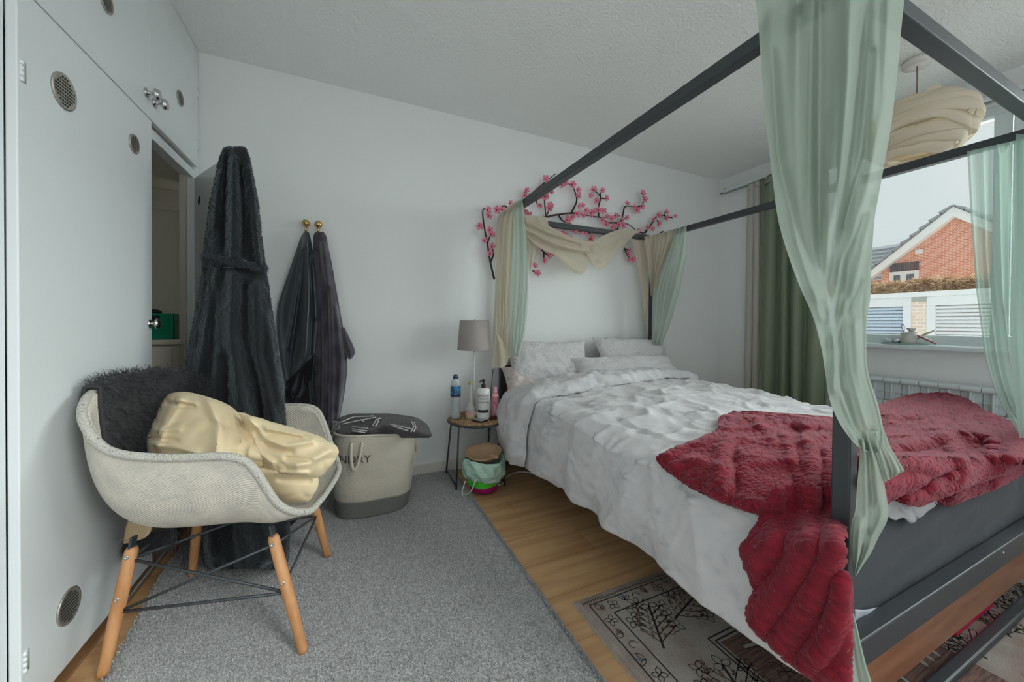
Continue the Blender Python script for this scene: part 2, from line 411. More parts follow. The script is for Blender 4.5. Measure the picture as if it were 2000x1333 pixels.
# the open door, swung about 32 degrees into the room
A = math.radians(31); du = Vector((sin(A), -cos(A), 0)); dn = Vector((cos(A), sin(A), 0))
HP = Vector((XW+.004, HY, 0)); DW = .475
Md = Matrix((du, dn, Vector((0, 0, 1)))).transposed().to_4x4(); Md.translation = HP
def holed_panel(w, z0, z1, t, hx, hz, hr, n=24):
    b = MB(); ring = [(hx+hr*cos(2*pi*i/n), hz+hr*sin(2*pi*i/n)) for i in range(n)]
    outer = []
    for (x, z) in ring:
        dx, dz = x-hx, z-hz
        s = min(((w-hx)/dx if dx > 1e-6 else 1e9), (-hx/dx if dx < -1e-6 else 1e9), ((z1-hz)/dz if dz > 1e-6 else 1e9), ((z0-hz)/dz if dz < -1e-6 else 1e9))
        outer.append((hx+dx*s, hz+dz*s))
    cs = [(0, z0), (w, z0), (w, z1), (0, z1)]
    for yv in (0, t):
        for i in range(n):
            j = (i+1) % n
            pts = [ring[i], outer[i]]
            for c in cs:
                a0 = math.atan2(outer[i][1]-hz, outer[i][0]-hx); a1 = math.atan2(outer[j][1]-hz, outer[j][0]-hx); ac = math.atan2(c[1]-hz, c[0]-hx)
                dd = (a1-a0) % (2*pi)
                if 1e-6 < (ac-a0) % (2*pi) < dd-1e-6: pts.append(c)
            pts += [outer[j], ring[j]]
            P = [Md @ Vector((p[0], yv, p[1])) for p in pts]
            b.poly(P if yv == t else P[::-1])
    for L in (ring, cs):
        for i in range(len(L)):
            j = (i+1) % len(L)
            b.quad(*[Md @ Vector(q) for q in ((L[i][0], 0, L[i][1]), (L[j][0], 0, L[j][1]), (L[j][0], t, L[j][1]), (L[i][0], t, L[i][1]))])
    return b
d4 = obj('door', holed_panel(DW, .055, ZD-.004, DT, .062, 1.595, .026), M_white, wd, False)
d4['label'] = 'open white wardrobe door with a round vent hole'
obj('hole_lining', MB().lathe([(.0262, .001), (.0262, DT-.001)], Md @ Vector((.062, 0, 1.595)), 24, Md.to_3x3() @ Matrix.Rotation(-pi/2, 3, 'X'), cap0=False, cap1=False), mat('raw_wood_edge', (150, 96, 66), .8), d4)
obj('hole_shade_disc', MB().lathe([(.026, 0), (.001, 0.0005)], Md @ Vector((.062, .0045, 1.595)), 24, Md.to_3x3() @ Matrix.Rotation(-pi/2, 3, 'X')), M_dark, d4)  # dark disc just inside the hole, painted shade

# drawers and crate inside the wardrobe
YC = 2.30
CZ = ony(320, 664, YC).z; xr_ = ony(352, 690, YC).x
ch = thing('drawer_chest', 'cream chest of drawers inside the open wardrobe', 'drawers', (xr_-.25, YC+.15, .05))
cx0 = xr_-.5
obj('body', MB().box(cx0, xr_-.008, YC+.012, YE-.03, .052, CZ-.024), M_cream, ch, False, .003)
obj('worktop', MB().box(cx0-.01, xr_+.004, YC-.012, YE-.025, CZ-.024, CZ), M_cream, ch, False, .004)
for k in range(3):
    z1 = CZ-.040-k*.25; dr = obj('drawer', MB().box(cx0+.02, xr_-.032, YC-.004, YC+.014, z1-.235, z1), M_cream, ch, False, .003)
    for xx in (ony(323, 718, YC).x, cx0+.12): knob((xx, YC-.004, z1-.105), (0, -1, 0), dr, .019, M_trim, .036)
YK = YC+.02
cr = thing('storage_crate', 'dark green folding plastic crate on the drawers', 'crate', (xr_-.2, YK+.1, CZ))
M_green = mat('green_plastic', (10, 128, 94), .45)
kx1 = ony(338, 640, YK).x; kx0 = kx1-.36; kt = ony(320, 613, YK).z; hh = kt-CZ
fb = MB()
fb.box(kx0, kx1, YK, YK+.012, kt-.03, kt).box(kx0, kx1, YK, YK+.012, CZ+.001, CZ+.022).box(kx0, kx1, YK+.004, YK+.010, CZ+.022, kt-.03)
for q in (0, .25, .5, .75): fb.box(lerp(kx0, kx1-.014, q), lerp(kx0, kx1-.014, q)+.014, YK-.003, YK+.012, CZ+.001, kt)
fb.box(kx1-.014, kx1, YK-.003, YK+.012, CZ+.001, kt)
for z in (CZ+hh*.36, CZ+hh*.55): fb.box(kx0, kx1, YK+.0, YK+.012, z, z+.009)
obj('front_panel', fb, M_green, cr, False, .001)
obj('handle_slot', MB().box(kx1-.105, kx1-.05, YK-.0015, YK+.002, kt-.034, kt-.010), M_dark, cr, False)  # dark block stands for the shaded grip opening
for xx in (kx0, kx1-.01): obj('side_panel', MB().box(xx, xx+.01, YK+.012, YK+.24, CZ+.001, kt), M_green, cr, False, .001)
obj('rear_panel', MB().box(kx0+.01, kx1-.01, YK+.23, YK+.24, CZ+.001, kt), M_green, cr, False)
obj('base_panel', MB().box(kx0+.01, kx1-.01, YK+.012, YK+.23, CZ+.001, CZ+.008), M_green, cr, False)
bb = thing('black_pouch', 'small black pouch peeking out of the green crate', 'pouch', (kx1-.11, YK+.08, CZ+.01))
M_ny = mat('black_nylon', (24, 24, 26), .7)
obj('pouch_body', MB().grid(lambda u, v: (kx1-.11+.05*cos(2*pi*u)*(1-.3*v), YK+.08+.045*sin(2*pi*u)*(1-.3*v), CZ+.01+(hh+.004)*v+.004*sin(6*u)), 16, 6, True), M_ny, bb, True)
obj('pouch_flap', MB().ball((kx1-.11, YK+.08, kt+.008), .046, 12, 6, (.9, .7, .35)), M_ny, bb)
# ------------------------------------------------------------------ carpet and rug
M_carpet = mat('grey_carpet', (158, 158, 158), .95, var=((212, 211, 210), 210, 3, (1, 1, 1), .40, .62), bump=(260, .9, 3), sheen=.2)
def carpet_fn(u, v):
    y = lerp(Y0+.2, D-.016, v); xl = lerp(-.60, -.672, sstep(1.1, 2.0, y)); x = lerp(xl, .648, u)
    e = min(1, min(u, 1-u)*60); 
    return (x+(.004*fbm(y*6, x*4) if u in (0, 1) else 0), y, .001+.010*sqrt(e)+.0012*fbm(x*9, y*9, 2))
cp = obj('carpet', MB().grid(carpet_fn, 60, 90), M_carpet, None)
tag(cp, 'thick grey pile carpet laid over the oak floor', 'carpet')
tu = MB(); rnd = random.Random(3)
for i in range(52000):
    y = rnd.uniform(.75, D-.03); xl = lerp(-.60, -.672, sstep(1.1, 2.0, y)); x = rnd.uniform(xl+.003, .646)
    if i % 9 == 0: x = .646-abs(rnd.gauss(0, .003))
    z = .0105+.0012*fbm(x*9, y*9, 2); a = rnd.uniform(0, 2*pi); r = rnd.uniform(.0018, .0032); h = rnd.uniform(.004, .009); lx, ly = rnd.gauss(0, .003), rnd.gauss(0, .003)
    n = len(tu.v)
    for k in range(3): tu.v.append(Vector((x+r*cos(a+k*2.094), y+r*sin(a+k*2.094), z-.001)))
    tu.v.append(Vector((x+lx, y+ly, z+h))); tu.f += [(n, n+1, n+3), (n+1, n+2, n+3), (n+2, n, n+3)]
tag(obj('pile', tu, M_carpet, cp, False), kind='stuff')

M_rug = mat('rug_ground', (178, 170, 160), .95, var=((156, 136, 126), 5, 3, (1, 1, 1), .45, .66), bump=(420, .5, 2))
M_rugline = mat('rug_dark_line', (52, 46, 44), .95, bump=(420, .5, 2))
M_rugrose = mat('rug_rose', (146, 112, 100), .95, var=((96, 76, 70), 14, 4, (1, 12, 1)), bump=(420, .5, 2))
M_rugpale = mat('rug_pale', (184, 178, 168), .95, bump=(420, .5, 2))
M_rugblue = mat('rug_blue', (112, 130, 138), .95, bump=(420, .5, 2))
RX0, RX1, RY0, RY1, RZ = .738, 2.75, -.55, 1.085, .0065
rug = thing('area_rug', 'faded patterned rug lying under the foot of the bed', 'rug', (1.7, .3, 0))
def rug_fn(u, v):
    x, y = lerp(RX0, RX1, u), lerp(RY0, RY1, v); j = .004*fbm(x*14, y*14)
    return (x+(j if u in (0, 1) else 0), y+(j if v in (0, 1) else 0), RZ-.004*(u in (0, 1) or v in (0, 1)))
obj('ground', MB().grid(rug_fn, 120, 90), M_rug, rug, False)
def rx(s): return RX0+s
def ryy(t): return RY1-t
rl, rr_, rw_, rb_ = MB(), MB(), MB(), MB()
ZL = RZ+.0008
def stroke(m, pts, w, z=ZL):
    pts = [Vector((p[0], p[1], 0)) for p in pts]
    for i in range(len(pts)-1):
        a, b = pts[i], pts[i+1]; d = b-a
        if d.length < 1e-6: continue
        n = Vector((-d.y, d.x, 0)).normalized()*w/2
        q = [a-n, b-n, b+n, a+n]; m.poly([(p.x, p.y, z) for p in q])
def fill(m, pts, z=ZL): m.poly([(p[0], p[1], z) for p in pts])
def leaf(m, x, y, a, L, w, open_=True):
    P = [(x+cos(a)*L*t-sin(a)*w*sin(pi*t)*s, y+sin(a)*L*t+cos(a)*w*sin(pi*t)*s) for s in (1,) for t in (0, .25, .5, .75, 1)]
    Q = [(x+cos(a)*L*t+sin(a)*w*sin(pi*t), y+sin(a)*L*t-cos(a)*w*sin(pi*t)) for t in (.75, .5, .25)]
    if open_: stroke(m, P+Q+[P[0]], .0022)
    else: fill(m, P+Q)
def bloom(x, y, r, a0=0):
    for k in range(4): leaf(rl, x, y, a0+k*pi/2+.4, r, r*.33)
def plant(x, y, a, Lg, n=5):
    tip = (x+cos(a)*Lg, y+sin(a)*Lg); stroke(rl, [(x, y), tip], .007)
    for i in range(n):
        t = .12+.8*i/n; bx, by = lerp(x, tip[0], t), lerp(y, tip[1], t); s = Lg*(.62-.3*t)
        for sg in (1, -1):
            e = a+sg*.75; ex, ey = bx+cos(e)*s, by+sin(e)*s
            stroke(rl, spline([(bx, by, 0), (lerp(bx, ex, .5)+cos(a)*-.01, lerp(by, ey, .5), 0), (ex, ey, 0)], 4), .0026)
            for k in range(3): leaf(rl if k % 2 else rr_, lerp(bx, ex, .25+.25*k), lerp(by, ey, .25+.25*k), e+sg*.5*(1 if k % 2 else -1), s*.22, s*.055, k % 2 == 1)
            if i % 2 == 0: bloom(ex, ey, .028, e)
    bloom(*tip, .034, a)
rg = random.Random(11)
# borders
def frame(s, w, m): 
    x0, x1, y0, y1 = RX0+s, RX1-s, RY0+s, RY1-s
    for a, b in (((x0, y0), (x0, y1)), ((x0, y1), (x1, y1)), ((x1, y1), (x1, y0)), ((x1, y0), (x0, y0))): stroke(m, [a, b], w)
frame(.038, .0045, rl); frame(.098, .0045, rl); frame(.30, .005, rl); frame(.315, .005, rl)
def border_pt(t):
    w, h = RX1-RX0-.136, RY1-RY0-.136; p = t*2*(w+h); x0, y1 = RX0+.068, RY1-.068
    if p < w: return x0+p, y1, 0
    p -= w
    if p < h: return x0+w, y1-p, -pi/2
    p -= h
    if p < w: return x0+w-p, y1-h, pi
    p -= w; return x0, y1-h+p, pi/2
for i in range(130):
    x, y, a = border_pt(i/130)
    k = i % 4
    if k == 0: leaf(rr_, x, y-.008, a+rg.uniform(.2, 2), .03, .009, False); leaf(rl, x, y, a+2, .028, .01)
    elif k == 1: bloom(x, y, .024, rg.random()*3)
    elif k == 2:
        for q in range(3): leaf(rb_ if q == 1 else rl, x, y, a+.5+q*.7, .032, .006, q != 1)
    else: stroke(rl, spline([(x+.018*cos(b)*(1-.1*b), y+.018*sin(b)*(1-.1*b), 0) for b in (0, .9, 1.8, 2.7, 3.6, 4.5)], 3), .0024)
# tick row along the outer edge
for i in range(220):
    x = lerp(RX0+.02, RX1-.02, i/219); stroke(rl, [(x, RY1-.03), (x+.002, RY1-.018)], .0035)
# corner plants and garden motifs
plant(rx(.145), ryy(.27), 1.05, .17); plant(rx(.27), ryy(.20), .3, .17, 4); plant(rx(.165), ryy(.62), 1.2, .26, 6); plant(rx(.50), ryy(.24), .35, .17, 4)
for k in range(4): plant(rx(.75+.27*k), ryy(.25), .9, .15, 4)
for k in range(5): plant(rx(.17), ryy(.92+.24*k-.1), 1.3, .19, 5)
for k in range(5): plant(rx(.62+.26*k), RY0+.16, 1.0, .13, 4)
# rose field with stepped medallions
fx0, fx1, fy0, fy1 = RX0+.325, RX1-.325, RY0+.325, RY1-.325
fill(rr_, [(fx0, fy0), (fx0+.62, fy0), (fx0+.62, fy1), (fx0, fy1)], RZ+.0004)
def zig(pts, w=.012): stroke(rl, pts, w+.006, ZL+.0001); stroke(rw_, pts, w, ZL+.0003)
for cx_ in (fx0+.02, fx0+.46, fx0+.9):
    for cy_ in (fy1-.02, fy1-.40, fy1-.8):
        zig([(cx_+.03, cy_-.02), (cx_+.10, cy_-.03), (cx_+.19, cy_-.13), (cx_+.14, cy_-.19), (cx_+.16, cy_-.22)])
        zig([(cx_+.24, cy_-.02), (cx_+.22, cy_-.12), (cx_+.31, cy_-.10), (cx_+.36, cy_-.18), (cx_+.34, cy_-.28), (cx_+.26, cy_-.31)])
        bx_, by_ = cx_+.21, cy_-.22
        zig([(bx_, by_), (bx_+.03, by_+.02), (bx_+.05, by_-.01), (bx_+.075, by_+.025), (bx_+.10, by_), (bx_+.075, by_-.03), (bx_+.05, by_-.05), (bx_+.02, by_-.03), (bx_, by_)], .007)
        bloom(cx_+.06, cy_-.12, .04); bloom(cx_+.30, cy_-.05, .03); plant(cx_+.30, cy_-.24, 2.2, .09, 3)
        for q in range(5): leaf(rb_ if q % 2 else rw_, cx_+.02+.02*q, cy_-.28+.01*(q % 2), 1.2, .03, .008, False)
# plain garden between, to the foot end of the room
for k in range(16): bloom(RX0+.14+rg.random()*.14, ryy(.4+k*.07), .026, rg.random()*3)
for k in range(14): plant(fx0+.68+.19*(k % 5), fy1-.12-.24*(k//5), .6+.5*(k % 3), .12, 4)
for k in range(26): bloom(RX0+.4+k*.075, RY0+.2+.06*rg.random(), .026, rg.random()*3)
for nm, mb_, mm in (('line_pattern', rl, M_rugline), ('rose_field', rr_, M_rugrose), ('pale_motif', rw_, M_rugpale), ('blue_motif', rb_, M_rugblue)): tag(obj(nm, mb_, mm, rug, False), kind='stuff')
fg = MB()
for i in range(500):
    yv = lerp(RY0, RY1, i/499); L = rg.uniform(.006, .013); fg.quad((RX0, yv, .003), (RX0, yv+.0022, .003), (RX0-L, yv+.001+rg.uniform(-.003, .003), .001), (RX0-L, yv-.001, .001))
for i in range(600):
    xv = lerp(RX0, RX1, i/599); L = rg.uniform(.004, .009); fg.quad((xv, RY1, .003), (xv+.0022, RY1, .003), (xv+.001+rg.uniform(-.002, .002), RY1+L, .001), (xv, RY1+L, .001))
tag(obj('fringe', fg, M_rugpale, rug, False), kind='stuff')

# ------------------------------------------------------------------ canopy bed
BX0, BX1, BYF, BYH, BZC, PT = .984, 2.364, .424, 2.363, 1.737, .033
bed = thing('canopy_bed', 'dark metal four-poster canopy bed frame with brown wooden end panels', 'bed', (1.67, 1.39, 0))
for x in (BX0, BX1):
    for y in (BYF, BYH): obj('post', MB().box(x-PT/2, x+PT/2, y-PT/2, y+PT/2, 0, BZC+.02), M_black, bed, False, .003)
for x in (BX0, BX1): obj('canopy_rail', MB().box(x-.019, x+.019, BYF+PT/2, BYH-PT/2, BZC-.019, BZC+.019), M_black, bed, False, .003)
for y in (BYF, BYH): obj('canopy_rail', MB().box(BX0+PT/2, BX1-PT/2, y-.019, y+.019, BZC-.019, BZC+.019), M_black, bed, False, .003)
for x in (BX0, BX1): obj('side_rail', MB().box(x-.015, x+.015, BYF+PT/2, BYH-PT/2, .245, .307), M_black, bed, False, .003)
for y in (BYF, BYH): obj('end_rail', MB().box(BX0+PT/2, BX1-PT/2, y-.018, y+.018, .243, .307), M_black, bed, False, .003)
for y in (BYF, BYH): obj('floor_bar', MB().box(BX0+PT/2, BX1-PT/2, y-.018, y+.014, .0085, .032), M_black, bed, False, .006)
M_walnut = mat('walnut_panel', (140, 96, 70), .32, var=((112, 70, 46), 3, 8, (1, 8, 10), .4, .7))
obj('foot_panel', MB().box(BX0+PT/2, BX1-PT/2, BYF-.008, BYF+.008, .132, .243), M_walnut, bed, False, .002)
obj('head_panel', MB().box(BX0+PT/2, BX1-PT/2, BYH-.008, BYH+.008, .42, .705), M_walnut, bed, False, .002)
obj('head_rail', MB().box(BX0+PT/2, BX1-PT/2, BYH-.015, BYH+.015, .395, .42), M_black, bed, False, .002)
obj('centre_beam', MB().box(1.64, 1.69, BYF+.02, BYH-.02, .205, .243), M_black, bed, False)
sl = bpy.data.meshes.new('slat'); t = MB().box(BX0+.016-1.674, BX1-.016-1.674, -.035, .035, -.008, .008); sl.from_pydata([tuple(p) for p in t.v], [], t.f); sl.materials.append(mat('pine_slat_shade', (70, 60, 50), .6))  # pine coloured dark so the gap at the rail looks shaded
for k in range(13): inst('slat', sl, (1.674, .56+k*.144, .252), parent=bed)
obj('screw_cap', MB().lathe([(.004, 0), (.003, .002)], (1.88, BYF-.018, .289), 10, Matrix.Rotation(pi/2, 3, 'X')), M_trim, bed)

M_sheet = mat('charcoal_fitted_sheet', (42, 48, 55), .75, bump=(30, .08, 5), sheen=.15)
MX0, MX1, MY0, MY1, MZ0, MZ1 = 1.004, 2.346, .446, 2.335, .277, .515
def rbox(x0, x1, y0, y1, z0, z1, r, nu=96, nv=26, wr=.004, rb=.02):
    """soft-edged pad with slightly creased cloth"""
    def outline(a, ins):
        hx, hy = (x1-x0)/2-ins, (y1-y0)/2-ins; c = max(.01, .07-ins*.5)
        s = a*4; k = int(s) % 4; t = s-int(s); n = [(1, 1), (-1, 1), (-1, -1), (1, -1)][k]
        # each quarter: arc at the corner then straight run
        if t < .4: th = (k+t/.4)*pi/2; p = (n[0]*(hx-c)+c*cos(th), n[1]*(hy-c)+c*sin(th))
        else:
            q = (t-.4)/.6; m = [(1, 1), (-1, 1), (-1, -1), (1, -1)][(k+1) % 4]; th = (k+1)*pi/2
            A_ = (n[0]*(hx-c)+c*cos(th), n[1]*(hy-c)+c*sin(th)); B_ = (m[0]*(hx-c)+c*cos(th), m[1]*(hy-c)+c*sin(th)); p = (lerp(A_[0], B_[0], q), lerp(A_[1], B_[1], q))
        return (x0+x1)/2+p[0], (y0+y1)/2+p[1]
    def fn(u, v):
        if v < .15: th = v/.15*pi/2; ins, z = rb*(1-sin(th)), z0+rb*(1-cos(th))
        elif v < .5: ins, z = 0, lerp(z0+rb, z1-r, (v-.15)/.35)
        elif v < .75: th = (v-.5)/.25*pi/2; ins, z = r*(1-cos(th)), z1-r+r*sin(th)
        else: q = (v-.75)/.25; ins, z = lerp(r, min(x1-x0, y1-y0)/2-.01, q), z1+.004*q
        x, y = outline(u, ins); return (x, y, z)
    b = MB().grid(fn, nu, nv, True)
    return b.displace(lambda p, nn: wr*fbm(p.x*5, p.y*5, p.z*16))
mt = thing('mattress', 'thick mattress in a charcoal fitted sheet on the bed', 'mattress', (1.67, 1.39, .292))
obj('fitted_sheet', rbox(MX0, MX1, MY0, MY1, MZ0-.012, MZ1, .05, 160, 40, .004, .008), M_sheet, mt)
obj('mattress_base', rbox(MX0+.03, MX1-.03, MY0+.035, MY1-.02, MZ0-.018, MZ0+.03, .01, 60, 12, 0), mat('mattress_ticking', (176, 184, 194), .8), mt)
obj('loose_hem', px_cols([(1668, 1190, 1220), (1690, 1191, 1213), (1720, 1185, 1198), (1745, 1177, 1186), (1763, 1170, 1173)], 24, 6, lambda px, py, u, v: (ony(px, py, .4435)-CAM).dot(_f), (), lambda u, v: .004*sin(u*16), (1, 1)), mat('white_sheet_hem', (170, 176, 184), .8), mt, True, 0, .002)

# ------------------------------------------------------------------ duvet
def duvet_mat(name, warm=0):
    m = mat(name, (216, 214, 216), .8, bump=(16, .22, 6), sheen=.1)
    nt = m.node_tree; N, L = nt.nodes, nt.links; b = N['Principled BSDF']
    tcn = N.new('ShaderNodeTexCoord'); nz = N.new('ShaderNodeTexNoise'); nz.inputs['Scale'].default_value = 9; nz.inputs['Detail'].default_value = 7; nz.inputs['Distortion'].default_value = 2.4
    L.new(tcn.outputs['Object'], nz.inputs['Vector'])
    rp = N.new('ShaderNodeValToRGB'); e = rp.color_ramp.elements
    e[0].position = .40; e[0].color = (*lin((206, 204, 205)), 1); e[1].position = .72; e[1].color = (*lin((184, 185, 190)), 1)
    x = e.new(.57); x.color = (*lin((202, 200, 202)), 1)
    if warm:
        e[2].color = (*lin((178, 168, 165)), 1); nz.inputs['Scale'].default_value = 22
    L.new(nz.outputs['Fac'], rp.inputs['Fac']); L.new(rp.outputs['Color'], b.inputs['Base Color']); return m
M_duvet = duvet_mat('floral_duvet'); M_pil = duvet_mat('floral_pillow', 1)
DHEM = [(.42, .90, .245), (.60, .895, .240), (.80, .90, .235), (1.0, .905, .225), (1.2, .905, .225), (1.5, .90, .225), (1.8, .895, .205), (2.0, .915, .175), (2.15, .95, .20)]
def duvet_top(x, y):
    t = (x-BX0)/(BX1-BX0)
    z = .555+.030*sin(pi*min(1, max(0, t)))+.035*sstep(.9, 2.1, y)
    z += .022*fbm(x*2.2, y*2.2, 1)+.008*fbm(x*7+y*2, y*4, 3)
    z -= .03*sstep(.62, .44, y)
    return z
def yhead(u): return interp([(0, 2.13), (.10, 2.15), (.20, 2.13), (.27, 2.05), (.33, 1.99), (.42, 1.975), (.6, 2.02), (.8, 2.06), (1, 2.10)], u)[0]+.012*sin(u*19)
def duvet_fn(u, v, off=0, y0=.445, y1=2.13):
    if y1 == 2.13: y1 = yhead(u)-.03
    y = lerp(y0, y1, v); hx, hz = interp(DHEM, y)
    tx = BX0+.055
    s = u*2.3
    if s < .55:                       # hanging left side
        q = s/.55; zt = duvet_top(tx, y)-.045
        x = lerp(hx, BX0-.052, sin(q*pi/2)) - .022*sin(q*pi)
        z = lerp(hz, zt, q); 
        fold = .016*sin(y*17+2*sin(y*5)+q*1.2)*(1-q)**1.2+.010*fbm(y*5, q*2.4, 5)
        x += fold; z += .010*fbm(y*9, 0, 8)*(1-q)
        n = Vector((-1, 0, .1))
    elif s < .78:                     # rounded shoulder
        q = (s-.55)/.23; a = q*pi/2; zt = duvet_top(tx, y)
        x0 = BX0-.052+.010*fbm(y*5, 2.4, 5); x = x0+(tx+.06-x0)*(1-cos(a)); z = zt-.045+.045*sin(a); n = Vector((-cos(a), 0, sin(a)))
    elif s < 2.05:
        q = (s-.78)/1.27; x = lerp(tx+.06, BX1-.02, q); z = duvet_top(x, y); n = Vector((0, 0, 1))
    else:
        q = (s-2.05)/.25; x = BX1-.02+.075*sin(q*pi/2)+.01*q; z = duvet_top(BX1-.02, y)-.22*q*q-.02*q; n = Vector((.8, 0, .6))
    if v > .97: z -= .02*((v-.97)/.03)**2
    p = Vector((x, y, z))+n*off
    return p
def wrinkle(p, k=1):
    r = 1-abs(fbm(p.x*3+p.z, p.y*6+p.x*2, p.z*3, 2)); r2 = 1-abs(fbm(p.x*10, p.y*7, p.z*6+4, 2))
    r3 = 1-abs(fbm(p.x*1.6+p.y*5+2, p.y*2-p.x*3, p.z*2, 2)); return k*(.014*(r**5)+.005*(r2**5)+.014*(r3**7)-.006)
duv = thing('duvet', 'rumpled pale grey floral duvet hanging over the near side of the bed', 'duvet', (1.6, 1.3, .53))
dmb = MB().grid(duvet_fn, 190, 190).displace(lambda p, n: wrinkle(p, 1 if n.z > .3 else .35))
DUV_BVH = dmb.bvh()
obj('duvet_cover', dmb, M_duvet, duv, True, 0, .022, 0, True, -1)
# top end turned back on itself
def fold_fn(u, v):
    th = v*2*pi if False else v
    uu = lerp(.01, .985, u); L = .21+.055*sin(u*5+.6)+.03*sin(u*13)+.012*sin(u*37)
    # v runs from the free hem, up over the roll, to the head edge
    yh = yhead(uu)
    if v < .75:
        q = v/.75; y = lerp(yh-L*(1+.55*max(0, 1-uu*3)), yh, q); off = .012+.042*sstep(0, .25, q)+.010*sin(q*pi)
        pz = duvet_fn(uu, 0, off, y, y)
        pz += Vector((0, 0, .006*fbm(u*30, q*4, 2)))+Vector((-.01, 0, 0))*max(0, 1-uu*4)
    else:
        q = (v-.75)/.25; a = q*pi; base = duvet_fn(uu, 0, .046, yh, yh); low = duvet_fn(uu, 0, -.05, yh, yh)
        c = (base+low)/2; pz = c+(base-c)*cos(a)+Vector((0, .045*sin(a), 0))
    return pz
fmb = MB().grid(fold_fn, 200, 44).displace(lambda p, n: wrinkle(p, .8)+.004*max(0, noise.noise((p.x*26, p.y*5, p.z*26))))
obj('turned_back_fold', fmb, M_duvet, duv, True, 0, .008)
FOLD_BVH = fmb.bvh()
obj('piping', MB().tube([fold_fn(i/120, .0)+Vector((0, 0, .004)) for i in range(121)], .0035, 6), M_duvet, duv)
cor = px_cols([(1722, 955, 1002), (1745, 955, 1016), (1762, 955, 1011), (1776, 957, 1021), (1792, 958, 1014), (1808, 962, 998), (1830, 968, 985), (1848, 972, 976)], 50, 16, lambda px, py, u, v: (ony(px, py, .437)-CAM).dot(_f), [(.02, 5, [(1740, 970), (1770, 1000)]), (-.02, 5, [(1760, 975), (1785, 1010)]), (.02, 6, [(1800, 970), (1776, 1015)])], lambda u, v: .006*sin(u*20+v*5), (1, 1))
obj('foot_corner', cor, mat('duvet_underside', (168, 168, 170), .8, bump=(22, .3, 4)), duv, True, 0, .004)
# ------------------------------------------------------------------ pillows
def pillow(c, ex, ey, ez, w, h, t, seed=0, sag=0):
    """cushion with pinched corners; ex across, ey up its height, ez through the thickness"""
    ex, ey, ez = Vector(ex).normalized(), Vector(ey).normalized(), Vector(ez).normalized(); c = Vector(c); b = MB()
    def side(sg):
        def fn(u, v):
            a, d = u*2-1, v*2-1
            pin = 1-.07*(1-d*d) if True else 1
            px_ = a*w/2*(1-.05*(1-abs(a))*0-.10*(1-d*d)*abs(a)**3); py_ = d*h/2*(1-.13*(1-a*a)*abs(d)**3)
            th = (max(0, 1-abs(a)**2.6)*max(0, 1-abs(d)**2.6))**.55*t/2
            th *= 1+.18*fbm(a*2.2+seed, d*2.2, sg)
            return c+ex*px_+ey*(py_-sag*a*a)+ez*(sg*th+.012*fbm(a*1.5, d*1.5, seed))
        return fn
    b.grid(side(1), 40, 30); n = len(b.v); k = len(b.f); b.grid(side(-1), 40, 30)
    b.f[k:] = [q[::-1] for q in b.f[k:]]
    b.displace(lambda p, nn: .007*(1-abs(fbm(p.x*9+seed, p.y*9, p.z*9, 2)))**4)
    return b
def pillow_thing(label, mb, mt_, seam=True):
    o = obj('pillow', mb, mt_, None); tag(o, label, 'pillow', 'pillows at the head of the bed'); return o
up = Vector((0, .55, .83)); fw = Vector((0, -.83, .55))
M_pil2 = duvet_mat('crumpled_floral_pillow', 1)
M_check = mat('check_pillow', (206, 194, 190), .8, var=((174, 160, 156), 18, 4), bump=(16, .2, 4))
pillow_thing('large grey floral pillow nearest the bedside lamp', pillow((1.305, 2.245, .715), (1, -.05, -.03), (0.04, .45, .89), fw, .66, .36, .15, 1), M_pil)
pillow_thing('grey floral pillow propped at the far right of the headboard', pillow((2.09, 2.255, .735), (1, 0, -.02), (0, .40, .91), fw, .74, .34, .13, 2), M_pil)
pillow_thing('crumpled floral pillow lying in front of the other two', pillow((1.905, 2.13, .675), (1, -.02, .0), (0, .65, .76), (0, -.76, .65), .98, .20, .15, 3), M_pil2)
pillow_thing('small pinkish checked pillow tucked under the near pillow', pillow((1.12, 2.20, .595), (.96, .1, -.18), (.1, .8, .6), (0, -.6, .8), .40, .26, .12, 4), M_check)
# ------------------------------------------------------------------ cloth draped by outline rows
# red plush blanket ------------------------------------------------------------
M_red = mat('red_plush', (134, 14, 38), .9, coord='UV', sheen=.25, var=((108, 8, 28), 40, 3))
M_red.node_tree.nodes['Principled BSDF'].inputs['Sheen Tint'].default_value = (1, .5, .62, 1)
def puff(px, py, d, ang, seed):
    """chunky knit: staggered puffs in rows about 14 mm apart"""
    k = d/FPX; X, Y = (px-1560)*k, (py-980)*k; a = ang+.22*fbm(X*3.0+seed, Y*3.0, 1, 2); X2 = X*cos(a)+Y*sin(a)+.012*fbm(X*12, Y*12, seed, 2); Y2 = -X*sin(a)+Y*cos(a)+.012*fbm(X*12, Y*12, seed+5, 2)
    r = Y2/.0092; c = X2/.0125+.5*math.floor(r); return (abs(sin(pi*r))*(.45+.55*abs(sin(pi*c))))**.6
HARD = join(dmb)
MBVH = MB().box(MX0, MX1, MY0, MY1, MZ0, MZ1-.012).bvh()
def hit(px, py):
    d = ray(px, py); best = None
    for t in (DUV_BVH, MBVH):
        h = t.ray_cast(CAM, d)
        if h[0] is not None:
            z = (h[0]-CAM).dot(_f)
            if best is None or z < best: best = z
    return best
